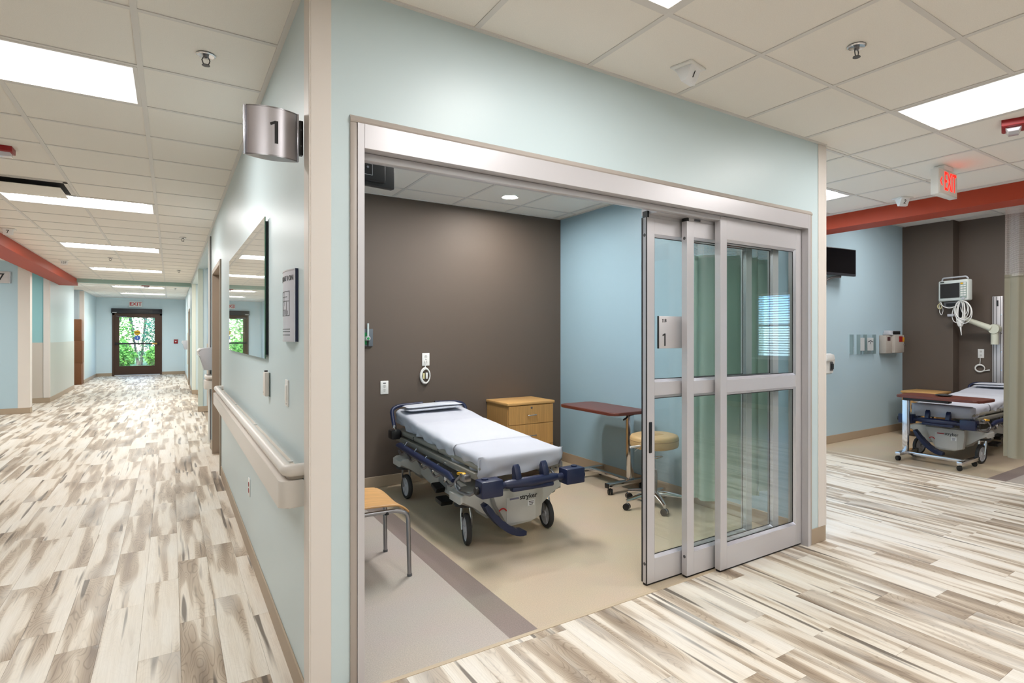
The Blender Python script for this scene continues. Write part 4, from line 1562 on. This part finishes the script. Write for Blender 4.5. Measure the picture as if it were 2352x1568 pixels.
# ------------------------------------------------------------------ overbed tables
def overbed_table(loc, rz, label, top, colx=.012, ztop=.75):
    t = thing('overbed_table', loc, rz, label, 'overbed table', 'wheeled overbed tables')
    x0, x1, y0, y1 = top
    c = .05
    poly = fillet([(x0 + c, y0, 0), (x1 - c, y0, 0), (x1, y0 + c, 0), (x1, y1 - c, 0), (x1 - c, y1, 0), (x0 + c, y1, 0), (x0, y1 - c, 0), (x0, y0 + c, 0), (x0 + c, y0, 0)], .03, 4)
    MB().prism([(p.x, p.y) for p in poly[:-1]], 'z', ztop - .026, ztop, bev=.006).build('tabletop', CHERRY, t, angle=40)
    inner = [((p.x - (x0 + x1) / 2) * .93 + (x0 + x1) / 2, (p.y - (y0 + y1) / 2) * .965 + (y0 + y1) / 2) for p in poly[:-1]]
    MB().prism(inner, 'z', ztop - .001, ztop + .0012).build('top_inlay', CHERRY, t, angle=40)
    bx('support_rail', BLACKP, (colx - .06, colx + .03, -.31, .16, ztop - .062, ztop - .027), t, bev=.004)
    bx('column', CHROME, (colx - .024, colx + .024, -.318, -.262, .10, ztop - .062), t, bev=.003)
    bx('inner_post', STEEL, (colx - .016, colx + .016, -.262, -.246, .30, ztop - .062), t, bev=.002)
    bx('height_scale', mat('blue_scale', (150, 180, 200), .5), (colx - .010, colx + .010, -.2455, -.2445, .56, ztop - .07), t)
    MB().tube(fillet([(colx - .03, -.30, ztop - .05), (colx - .10, -.36, ztop - .07), (colx - .15, -.37, ztop - .085)], .03), .008, 8).build('release_lever', BLACKP, t)
    bx('base_bar', CHROME, (-.024, .024, -.31, .31, .066, .098), t, bev=.003)
    for s in (-1, 1):
        arm_ = bx('base_arm', CHROME, (-.275, .16, s * .31 - .026, s * .31 + .026, .062, .100), t, bev=.003)
        bx('arm_cap', BLACKP, (-.285, -.275, s * .31 - .027, s * .31 + .027, .060, .102), arm_, bev=.002)
        for x in (-.245, .13):
            ca = thing('caster', (x, s * .31, 0), R(25) * s)
            ca.parent = t
            MB().cyl((0, 0, .045), (0, 0, .064), .009, 10).build('stem', BLACKP, ca)
            for q in (-1, 1):
                MB().lathe([(.0, -.009), (.022, -.009), (.026, -.004), (.026, .006), (.0, .009)], (q * .013, -.010, .026), 20, 'x').build('wheel', BLACKP, ca)
            MB().box(-.006, .006, -.03, .012, .030, .052, bev=.003).build('fork', BLACKP, ca)
    return t


overbed_table((3.48, 4.31, 0), 0, 'cherry topped overbed table against the blue treatment room wall', (-.35, .075, -.50, .375))
overbed_table((6.95, 2.91, 0), math.pi, 'cherry topped overbed table standing in front of the bay stretcher', (-.31, .12, -.37, .49), ztop=.745)
t = thing('remote_handset', (7.07, 2.86, .7462), R(20), 'black oval handset lying on the bay overbed table', 'handset')
MB().grid(lambda i, j: (.055 * math.cos(6.2832 * i) * math.sin(math.pi * j), .085 * math.sin(6.2832 * i) * math.sin(math.pi * j), .013 - .0128 * math.cos(math.pi * j)), 20, 10, wrap_u=True).build('shell', BLACKP, t, angle=80)
bx('buttons_strip', STEEL, (-.008, .008, -.03, .03, .0255, .0268), t)

# ------------------------------------------------------------------ stool
t = thing('stool', (3.33, 3.53, 0), 0, 'round tan vinyl stool on chrome castors behind the glass door', 'stool')
MB().lathe([(.0, .488), (.17, .488), (.196, .497), (.203, .515), (.203, .572), (.195, .588), (.165, .597), (.0, .600)], seg=48).build('seat', TANV, t, angle=50)
MB().lathe([(.2035, .553), (.2055, .556), (.2035, .559)], seg=48).build('seat_piping', mat('tan_piping', (160, 130, 88), .5), t)
bx('seat_label', mat('seat_label', (184, 150, 100), .5), (-.05, .05, -.06, -.01, .5992, .6008), t)
MB().lathe([(.0, .470), (.06, .470), (.075, .488), (.0, .488)], seg=24).build('seat_plate', BLACKP, t)
MB().lathe([(.013, .30), (.013, .47)], seg=16).build('piston', CHROME, t)
MB().lathe([(.026, .085), (.026, .26), (.020, .30), (.013, .302)], seg=20).build('cylinder', STEEL, t)
MB().tube([(.075 * math.cos(a), -.02 + .03 * math.sin(a), .405) for a in [2 * math.pi * k / 20 for k in range(20)]], .004, 6, closed=True).build('lever_ring', CHROME, t)
bx('paper_tag', PAPER, (-.30, -.19, -.05, -.035, .520, .533), t)
MB().tube([(-.20, -.045, .52), (-.26, -.05, .49)], .0012, 5).build('tag_string', PAPER, t)
for k in range(5):
    a = R(172) + k * R(72)
    ca, sa = math.cos(a), math.sin(a)
    sp = MB()
    pts = [(.02 * ca, .02 * sa, .105), (.12 * ca, .12 * sa, .100), (.275 * ca, .275 * sa, .075)]
    sp.tube(pts, [.030, .024, .015], 8, flat=.75)
    leg = sp.build('leg', CHROME, t, angle=50)
    MB().cyl((.27 * ca, .27 * sa, .05), (.27 * ca, .27 * sa, .08), .008, 10).build('stem', CHROME, leg)
    wa = a + (.6, -.9, .3, 1.2, -.4)[k]
    wu = Vector((math.cos(wa), math.sin(wa), 0))
    cpt = Vector((.272 * ca, .272 * sa, .027))
    for q in (-1, 1):
        p = cpt + wu * (.012 * q)
        MB().cyl(p - wu * .009, p + wu * .009, .027, 20).build('castor_wheel', BLACKP, leg)
    MB().cyl(cpt - wu * .004, cpt + wu * .004, .0285, 20).build('castor_hood', CHROME, leg)

# ------------------------------------------------------------------ chair (faces +X; back against the corridor-side wall)
t = thing('stacking_chair', (.93, 3.55, 0), 0, 'plywood seat chair with grey tubular legs just inside the doorway', 'chair')
def seat_fn(i, j):
    u, v = i, j
    x = -.215 + .45 * u
    z = .428 + .012 * math.cos(3.3 * (u - .35)) - (.05 * max(0, (u - .80) / .2) ** 2) + .010 * math.cos(math.pi * (v - .5)) * -1 + .008
    y = (-.225 + .45 * v) * (1 - .10 * max(0, u - .8) / .2 - .06 * max(0, .2 - u) / .2)
    return (x, y, z)
sb = MB()
sb.grid(seat_fn, 22, 16)
sb.grid(lambda i, j: tuple(Vector(seat_fn(i, j)) - Vector((0, 0, .013))), 22, 16)
so = sb.build('seat_shell', CHAIRWOOD, t, angle=60)
so.data.polygons.foreach_set('use_smooth', [True] * len(so.data.polygons))
rim = []
for k in range(23):
    rim.append(seat_fn(k / 22, 0))
for k in range(1, 17):
    rim.append(seat_fn(1, k / 16))
for k in range(21, -1, -1):
    rim.append(seat_fn(k / 22, 1))
for k in range(15, 0, -1):
    rim.append(seat_fn(0, k / 16))
MB().tube([(p[0], p[1], p[2] - .0065) for p in rim], .0068, 6, closed=True).build('seat_edge', mat('beech_edge', (196, 150, 98), .45), t, angle=80)
for s in (-1, 1):
    MB().tube(fillet([(-.20, s * .215, .405), (.16, s * .222, .398), (.225, s * .226, .37), (.232, s * .232, .002)], .07, 7), .0125, 12).build('leg', STEEL, t, angle=70)
    MB().tube(fillet([(-.24, s * .21, .002), (-.19, s * .205, .40), (-.23, s * .195, .80)], .08, 6), .0125, 12).build('leg', STEEL, t, angle=70)
    MB().cyl((.232, s * .232, .0), (.232, s * .232, .014), .0145, 12).build('glide', DGREY, t)
    MB().cyl((-.24, s * .21, .0), (-.24, s * .21, .014), .0145, 12).build('glide', DGREY, t)
    MB().cyl((.10, s * .222, .383), (.10, s * .222, .40), .013, 12).build('seat_bumper', BLACKP, t)
bk = MB()
bk.grid(lambda i, j: (-.222 - .02 * math.cos((i - .5) * 3) - .04 * j, -.21 + .42 * i, .60 + .20 * j), 14, 8)
bk.grid(lambda i, j: (-.234 - .02 * math.cos((i - .5) * 3) - .04 * j, -.21 + .42 * i, .60 + .20 * j), 14, 8)
bk.build('backrest', CHAIRWOOD, t, angle=60)
# far-side leg stands slightly in; matches the splayed frame

# ------------------------------------------------------------------ treatment room wall devices
def outlet(loc, rz, label, W=.075, H=.125, usb=True):
    t = thing('wall_outlet', loc, rz, label, 'outlet')
    bx('plate', WHITEP, (-W / 2, W / 2, -.007, 0, -H / 2, H / 2), t, bev=.003)
    for zz in ((.012, -.026) if usb else (.028, -.025)):
        f = MB().lathe([(.0, -.0012), (.0155, -.0012), (.0165, .0), (.0, .0)], (0, -.0072, zz), 20, 'y').build('receptacle', mat('outlet_face', (214, 212, 208), .4), t)
        sl = MB()
        sl.box(-.0068, -.0042, -.0093, -.0083, zz + .001, zz + .009)
        sl.box(.0042, .0068, -.0093, -.0083, zz + .001, zz + .009)
        sl.box(-.002, .002, -.0093, -.0083, zz - .009, zz - .005)
        sl.build('slots', INK, f, smooth=False)
    if usb:
        bx('indicator', INK, (-.013, .013, -.0082, -.0065, .038, .045), t)
    return t


def cord_coil(x, y, z, rz, label, sx=.048, sz=.078, plug=False):
    t = thing('call_pendant', (x, y, z), rz, label, 'cord', 'coiled white call cords')
    for k in range(4):
        o = .004 * k
        MB().tube([((sx - o * .5) * math.cos(a) + .002 * k, -.016 - .006 * (k % 2), (sz - o) * math.sin(a)) for a in [2 * math.pi * q / 28 for q in range(28)]], .0055, 6, closed=True).build('loop', WHITEP, t, angle=80)
    MB().tube([(.002, -.012, .15), (.006, -.016, .11), (.0, -.016, sz)], .0045, 6).build('lead', WHITEP, t)
    if plug:
        MB().tube([(sx * .6, -.018, -sz * .7), (sx * 1.5, -.018, -sz * .45), (sx * 2.0, -.018, -sz * .35)], [.005, .008, .010], 8).build('pendant', WHITEP, t)
    else:
        bx('pendant', WHITEP, (.006, .026, -.026, -.006, -.03, .03), t, bev=.004)
        bx('cord_clip', mat('cream_clip', (222, 214, 160), .5), (-.022, -.006, -.026, -.006, -.03, .025), t, bev=.003)
    return t


outlet((1.655, YB, .932), 0, 'white power outlet low on the dark brown wall left of the stretcher')
t = outlet((2.06, YB, 1.187), 0, 'white call station outlet on the dark wall above the stretcher', usb=False)
bx('jack', INK, (-.004, .004, -.0085, -.0065, -.006, .002), t)
cord_coil(2.048, YB, 1.028, 0, 'white call cord coiled below the outlet above the stretcher')
t = thing('oxygen_outlet', (1.46, YB, 1.394), 0, 'grey gas outlet with green flowmeter on the dark wall beside the door frame', 'gas outlet')
MB().prism([(-.085, .09), (.083, .09), (.083, -.072), (-.085, -.072)], 'y', -.03, 0, bev=.008).build('housing', mat('slate_housing', (92, 100, 108), .45), t)
bx('green_panel', GREENPL, (-.07, .045, -.0325, -.029, -.055, .055), t)
MB().lathe([(.0, -.06), (.018, -.06), (.026, -.045), (.026, -.03), (.0, -.03)], (.03, 0, 0), 20, 'y').build('valve', ALU, t)
MB().cyl((.03, -.062, .0), (.03, -.06, .0), .012, 14).build('valve_button', GREENPL, t)
MB().cyl((.03, -.05, .01), (.03, -.05, .14), .009, 12).build('flow_tube', mat('clear_tube', (196, 206, 204), .15), t)
MB().lathe([(.012, .0), (.009, -.02), (.005, -.055), (.003, -.06)], (.03, -.05, -.015), 12).build('nipple', BLACKP, t)

# wall television seen from behind, upper left of the doorway
t = thing('television', (XL + .012, 3.55, 2.50), 0, 'black television on a swing arm inside the doorway seen from behind', 'television')
tv = thing('display', (.32, -.05, 0), R(10))
tv.parent = t
MB().box(-.27, .27, .0, .045, -.17, .17, bev=.008).build('screen_case', BLACKP, tv)
bk = MB().box(-.20, .20, -.03, .002, -.15, .10, bev=.015).build('back_bulge', BLACKP, tv)
ln = MB()
for (a, b, c, dd) in [(.02, .17, -.058, -.055), (.02, .17, .008, .011), (.02, .023, -.058, .01), (.167, .17, -.058, .01), (.11, .113, -.058, .01), (.02, .11, -.025, -.022)]:
    ln.box(a - .06, b - .06, -.0312, -.030, c - .06, dd - .06)
ln.build('port_outline', GREYP, tv, smooth=False)
for (x, z, r) in [(.04, -.008, .006), (.065, -.008, .006), (.09, -.008, .006), (.04, -.04, .007), (.065, -.04, .006), (.14, -.012, .007)]:
    MB().cyl((x - .06, -.033, z - .06), (x - .06, -.030, z - .06), r, 12).build('port', mat('port_metal', (150, 155, 170), .3, metal=.5), tv)
MB().box(.0, .34, .02, .05, -.02, .02, bev=.004).build('swing_arm', DGREY, t)
bx('wall_plate', DGREY, (0, .012, -.02, .09, -.1, .1), t)

# ------------------------------------------------------------------ privacy curtains
def curtain(path, z0, zsplit, z1, folds, amp, label, m, name='privacy_curtain', lean=0.0):
    """Pleated curtain along path (list of xy) with an open mesh top band."""
    pts = [Vector((p[0], p[1], 0)) for p in path]
    seg = [(pts[i + 1] - pts[i]).length for i in range(len(pts) - 1)]
    tot = sum(seg)

    def at(s):
        d = s * tot
        for i, l in enumerate(seg):
            if d <= l or i == len(seg) - 1:
                tdir = (pts[i + 1] - pts[i]).normalized()
                return pts[i] + tdir * d, tdir
            d -= l
    t = thing(name, (pts[0].x, pts[0].y, 0), 0, label, 'curtain', 'hanging privacy curtains')
    o0 = pts[0]

    def mk(za, zb_, nz, nm, mm):
        nu = folds * 12
        b = MB()
        uvs = []

        def fn(i, j):
            p, d = at(i)
            nrm = Vector((-d.y, d.x, 0))
            z = za + (zb_ - za) * j
            w = math.sin(2 * math.pi * folds * i + .7 * math.sin(5 * i) + .25 * (z1 - z) * math.sin(9 * i + 1))
            w2 = math.sin(4 * math.pi * folds * i + 1.3)
            a = amp * (1.0 - .25 * (z - z0) / (z1 - z0)) * (.75 + .35 * math.sin(11 * i + 2))
            q = p + nrm * (a * w + a * .15 * w2) + d * (a * .35 * math.sin(4 * math.pi * folds * i))
            q = q - d * (lean * (z1 - z) / (z1 - z0) * (1 - i))
            return (q.x - o0.x, q.y - o0.y, z)
        b.grid(fn, nu, nz)
        o = b.build(nm, mm, t, angle=180)
        uv = o.data.uv_layers.new(name='map')
        for lp in o.data.loops:
            co = o.data.vertices[lp.vertex_index].co
            k = lp.vertex_index // (nz + 1)
            uv.data[lp.index].uv = (k / nu * tot * 2.2, co.z)
        return o
    c = mk(z0, zsplit, 26, 'cloth', m)
    mk(zsplit - .0, z1, 14, 'mesh_band', NET)
    hem = mk(zsplit - .012, zsplit + .02, 2, 'header_tape', m)
    return t


curtain([(2.93, 2.70), (3.22, 2.60), (3.60, 2.58)], .30, 1.95, CE - .03, 4, .075, 'sage green privacy curtain gathered behind the glass door panels', CURT)
curtain([(6.36, 2.06), (6.34, 1.72), (6.36, 1.2)], .30, 1.965, CEB - .03, 5, .045, 'khaki privacy curtain with mesh top at the right edge of the bay', CURT2, lean=.03)
t = struct(bx('trim_15', ALU, (XS + .36, XS + .40, YS, 2.2, CEB - .03, CEB - .002)), 'curtain track on the bay ceiling')
struct(bx('trim_16', ALU, (2.6, XR, 2.585, 2.61, CE - .03, CE - .002)), 'curtain track in the treatment room')

# ------------------------------------------------------------------ open bay devices
t = thing('television', (6.95, YBB, 2.37), 0, 'black flat television on the blue bay wall', 'television')
tv = thing('display', (.10, -.16, 0), R(-4))
tv.parent = t
MB().box(-.36, .36, -.02, .02, -.175, .175, bev=.006).build('case', BLACKP, tv)
bx('screen', mat('dark_screen', (10, 10, 14), .08), (-.35, .35, -.0215, -.019, -.145, .165), tv)
bx('bezel', mat('grey_bezel', (46, 46, 52), .35), (-.35, .35, -.0225, -.019, -.172, -.146), tv)
MB().tube(fillet([(-.05, .0, -.24), (-.05, -.07, -.24), (.10, -.11, -.19), (.20, -.14, -.185)], .04, 4), .018, 10).build('arm', STEEL, t, angle=70)
MB().cyl((-.05, -.07, -.30), (-.05, -.07, -.19), .03, 16).build('arm_joint', STEEL, t)
bx('wall_plate', STEEL, (-.10, .0, -.012, 0, -.33, -.10), t, bev=.003)
t = thing('paper_holder', (7.92, YBB, 1.30), 0, 'clear acrylic paper holder with three pockets on the blue bay wall', 'holder')
for a, b in ((-.30, -.27), (-.12, .05), (.06, .30)):
    bx('pocket', CLEAR, (a, b, -.05, -.046, -.135, .135), t)
for (a, b) in ((-.10, .02), (.10, .26)):
    bx('leaflet', PAPER, (a, b, -.035, -.032, -.09, .09), t)
bx('tray_base', CLEAR, (-.30, .30, -.05, 0, -.14, -.135), t)
for x in (-.30, -.121, .055, .297):
    bx('divider', mat('acrylic_divider', (150, 170, 172), .2), (x, x + .004, -.05, 0, -.135, .135), t)
MB().prism([(.115, .035), (.18, .055), (.245, .035), (.245, .027), (.18, .043), (.115, .027)], 'y', -.0365, -.0352).prism([(.172, .03), (.188, .03), (.186, .0), (.178, .0)], 'y', -.0365, -.0352).build('leaflet_mark', NAVY, t)
t = thing('sharps_container', (8.62, YBB, 1.30), 0, 'taupe locking sharps container with warning labels on the blue wall', 'sharps container')
MB().box(-.22, -.04, -.10, 0, -.135, .125, bev=.008).build('glove_pocket', TAUPEP, t)
MB().box(-.05, .23, -.14, 0, -.13, .13, bev=.012).build('cabinet_body', TAUPEP, t)
MB().prism([(-.12, .13), (-.10, .19), (-.02, .195), (.0, .13)], 'x', -.12, .17, bev=.006).build('drop_lid', GREYP, t)
bx('slot', INK, (-.06, .14, -.125, -.119, .14, .185), t)
bx('red_label', REDMET, (.07, .17, -.1425, -.139, .03, .11), t)
bx('yellow_label', mat('amber_label', (206, 150, 30), .5), (.175, .225, -.1425, -.139, .03, .095), t)
bx('dark_label', mat('maroon_label', (70, 30, 34), .5), (-.18, -.10, -.103, -.099, .045, .10), t)
MB().cyl((.21, -.15, -.01), (.21, -.135, -.01), .012, 12).build('lock', CHROME, t)
for q in (-.6, .3):
    MB().tube([(.21, -.152, -.01), (.21 + .05 * math.cos(q), -.152, -.035 - .02 * q)], .004, 6).build('key', STEEL, t)
t = thing('soap_dispenser', (6.93, YBB, 1.06), 0, 'white hand sanitizer dispenser on the blue wall beside the corner guard', 'dispenser')
MB().prism([(0, .13), (-.07, .13), (-.12, .11), (-.13, .06), (-.11, .03), (-.105, -.12), (-.06, -.14), (0, -.14)], 'x', -.12, .12, bev=.012).build('body', WHITEP, t, angle=40)
MB().prism([(-.134, .118), (-.142, .06), (-.13, .035), (-.11, .05), (-.118, .11)], 'x', -.085, .085, bev=.006).build('push_lever', WHITEP, t, angle=40)
bx('nozzle_recess', DGREY, (.03, .095, -.118, -.10, -.09, .02), t, bev=.004)
MB().cyl((.06, -.125, -.07), (.06, -.125, .0), .018, 12).build('bottle_neck', BLACKP, t)
# wall channel with monitor arm
t = thing('wall_channel', (XBD, 3.085, 0), -math.pi / 2, 'tall aluminium equipment channel on the dark bay wall', 'equipment rail')
bx('channel', ALU, (-.062, .058, -.035, 0, .70, 1.955), t, bev=.004)
for x in (-.05, -.015, .03):
    bx('groove', DGREY, (x, x + .007, -.0365, -.034, .71, 1.95), t)
bx('slot', INK, (-.01, .01, -.0372, -.0345, 1.82, 1.90), t)
for z in (.95, 1.20, 1.45, 1.70):
    MB().cyl((.045, -.0375, z), (.045, -.034, z), .006, 10).build('screw', CHROME, t)
bx('channel_foot', WHITEP, (-.14, .06, -.06, 0, .63, .71), t, bev=.008)
t = thing('patient_monitor', (XBD - .045, 3.09, 1.40), -math.pi / 2, 'white patient monitor on a cream arm above the bay stretcher', 'monitor')
ARMM = mat('cream_arm', (206, 208, 192), .45)
MB().cyl((0, -.07, -.10), (0, -.07, .06), .045, 20).build('arm_clamp', ARMM, t, angle=50)
MB().cyl((0, -.12, .11), (0, -.02, .11), .064, 24).build('arm_joint', ARMM, t, angle=50)
MB().tube([(-.04, -.10, .12), (-.20, -.16, .20), (-.34, -.22, .27)], [.042, .036, .030], 10).build('arm', ARMM, t, angle=60)
MB().cyl((-.36, -.23, .24), (-.36, -.23, .44), .026, 14).build('swivel_post', BLACKP, t)
head = thing('monitor_head', (-.40, -.27, .645), R(-16))
head.parent = t
MB().box(-.215, .215, -.05, .05, -.145, .145, bev=.02, seg=3).build('case', mat('monitor_case', (214, 220, 216), .4), head)
bx('screen', mat('monitor_screen', (44, 38, 36), .12), (-.175, .105, -.0575, -.054, -.10, .10), head)
bx('key_panel', mat('key_panel', (150, 166, 158), .5), (.115, .205, -.057, -.054, -.11, .105), head)
for r_ in range(6):
    for c_ in range(2):
        bx('key', MATS['yellow_plastic'] if (r_, c_) == (0, 0) else WHITEP, (.122 + .042 * c_, .155 + .042 * c_, -.0595, -.0565, .078 - r_ * .032, .098 - r_ * .032), head)
MB().cyl((.16, -.062, -.115), (.16, -.054, -.115), .020, 16).build('knob', GREYP, head)
MB().tube(fillet([(-.19, .0, .15), (-.17, -.01, .185), (.17, -.01, .185), (.19, .0, .15)], .03), .011, 8).build('carry_handle', GREYP, head, angle=70)
bx('name_bar', INK, (-.175, -.12, -.0565, -.054, .118, .130), head)
bx('dock', DGREY, (-.13, .14, -.05, .05, -.235, -.155), head, bev=.008)
bx('dock_slot', INK, (-.09, .08, -.0525, -.049, -.215, -.175), head)
rc = random.Random(3)
for k in range(9):
    x0_ = .12 + .03 * rc.random()
    w = rc.uniform(.04, .13)
    h_ = rc.uniform(.18, .36)
    cx_ = .10 + rc.uniform(-.07, .09)
    MB().tube([(x0_ + (cx_ - x0_) * math.sin(q * .5) + w * math.sin(q), -.03 - .01 * k * .5, -.15 - h_ * .5 * (1 - math.cos(q))) for q in [2 * math.pi * i / 24 for i in range(25)]], .006, 6).build('cable', WHITEP, head, angle=80)
MB().tube(fillet([(-.20, -.02, -.14), (-.15, -.05, -.21), (-.03, -.06, -.25), (.08, -.05, -.21), (.13, -.03, -.15)], .09, 5), .007, 6).build('cable', WHITEP, head, angle=80)
MB().tube(fillet([(-.225, .0, .0), (-.235, .0, -.15), (-.22, -.01, -.30), (-.19, -.01, -.34), (-.17, 0, -.26), (-.2, 0, -.2)], .06, 5), .005, 6).build('cable', WHITEP, head, angle=80)
MB().tube([(-.21 + .03 * math.cos(q), -.02, -.21 + .035 * math.sin(q)) for q in [2 * math.pi * i / 14 for i in range(14)]], .009, 6, closed=True).build('coil', mat('cream_coil', (214, 204, 160), .5), head, angle=80)
bx('probe', WHITEP, (.09, .135, -.07, -.03, -.50, -.38), head, bev=.01)
MB().tube([(.115, -.05, -.50), (.13, -.05, -.62)], [.012, .004], 8).build('probe_tip', WHITEP, head)
bx('hook', GREYP, (-.07, .02, -.06, -.02, -.36, -.325), head, bev=.006)
t = outlet((XBD, 3.29, 1.17), -math.pi / 2, 'white call station outlet on the dark bay wall', usb=False)
cord_coil(XBD, 3.30, .965, -math.pi / 2, 'white call cord coiled below the outlet in the open bay', .06, .055, True)

# ------------------------------------------------------------------ window with blinds behind the camera side, reflected by the door glass
w = thing('window_1', (XBD, -1.875, 1.61), -math.pi / 2)
struct(w, 'bay window with a horizontal blind')
for d_ in ((-.425, -.385, .05, .09, -.61, .61), (.385, .425, .05, .09, -.61, .61), (-.385, .385, .05, .09, .57, .61), (-.385, .385, .05, .09, -.61, -.57), (-.385, .385, .05, .09, -.02, .02)):
    bx('window_frame', WHITEP, d_, w)
bx('pane', glass_mat('window_glass', (.66, .82, 1.0)), (-.385, .385, .066, .072, -.57, .57), w)
bx('sill', WHITEP, (-.45, .45, -.06, .05, -.64, -.61), w)
bx('blind_headrail', WHITEP, (-.38, .38, -.01, .04, .56, .60), w)
bl = bpy.data.meshes.new('blind_slat')
me_sl = MB().box(-.375, .375, -.012, .012, -.0006, .0006).mesh('blind_slat', WHITEP, smooth=False)
for k in range(24):
    o = bpy.data.objects.new('blind_slat', me_sl)
    COL.objects.link(o)
    o.parent = w
    o.location = (0, .015, .54 - k * .046)
    o.rotation_euler = (R(35), 0, 0)

# ------------------------------------------------------------------ outside the exit door
struct(bx('ground', CONC, (-14, 14, YEND + .12, YEND + 3.0, -.10, -.02)), 'concrete apron outside the exit door')
GRASSM = mat('grass_ground', (96, 130, 70), .9, vary=.3, vscale=4)
struct(bx('ground', GRASSM, (-30, 30, YEND + 3.0, YEND + 40, -.10, -.03)))
struct(bx('ground', GRASSM, (XBD + .2, XBD + 30, -20, 16, -.10, -.03)))


def leaf_mat(name, rgb):
    m = cloth_mat(name, rgb, .6, .35)
    return m


LEAFS = [leaf_mat('leaf_green_%s' % n, c) for n, c in (('fresh', (112, 168, 74)), ('deep', (58, 112, 62)), ('blue', (72, 128, 104)))]
BARK = mat('grey_bark', (110, 100, 92), .9)


def shrub(x, y, h, rad, m, seed, label):
    t = thing('shrub', (x, y, -.03), 0, label, 'shrub', 'shrubs and trees outside the exit door')
    r_ = random.Random(seed)
    for k in range(4):
        a = r_.uniform(0, 6.28)
        MB().tube([(0.05 * k - .08, 0, 0), (rad * .3 * math.cos(a), rad * .3 * math.sin(a), h * .45), (rad * .6 * math.cos(a), rad * .6 * math.sin(a), h * .85)], [.05, .035, .012], 6).build('stem', BARK, t)
    b = MB()
    for k in range(2600):
        while True:
            p = Vector((r_.uniform(-1, 1), r_.uniform(-1, 1), r_.uniform(-1, 1)))
            if .3 < p.length < 1 - .15 * abs(math.sin(7 * p.x + 5 * p.z)):
                break
        c = Vector((p.x * rad, p.y * rad, h * .5 + p.z * h * .52))
        if c.z < .03:
            continue
        u = Vector((r_.uniform(-1, 1), r_.uniform(-1, 1), r_.uniform(-.6, .6))).normalized()
        v = u.orthogonal().normalized()
        s = r_.uniform(.035, .085)
        b.quad(c - u * s, c + v * s * .45, c + u * s, c - v * s * .45)
    tag(b.build('foliage', m, t, smooth=False), kind='stuff')
    return t


for i, (x, y, h, rad, k, lb) in enumerate([
        (-1.75, 29.5, 1.3, .62, 0, 'low fresh green shrub outside, left in the exit door glass'), (-.35, 29.5, 1.1, .62, 0, 'low fresh green shrub outside, right in the exit door glass'),
        (-2.3, 31.8, 3.2, 1.0, 0, 'mid height light green tree outside the exit door'), (-.15, 31.8, 2.9, .98, 2, 'mid height blue green tree outside the exit door'),
        (-1.25, 34.6, 5.2, 1.4, 1, 'tall deep green tree outside behind the others'), (-4.2, 34.6, 5.0, 1.4, 2, 'tall blue green tree farthest left outside'), (1.7, 34.6, 5.0, 1.4, 1, 'tall deep green tree farthest right outside')]):
    shrub(x, y, h, rad, LEAFS[k], 40 + i, lb)
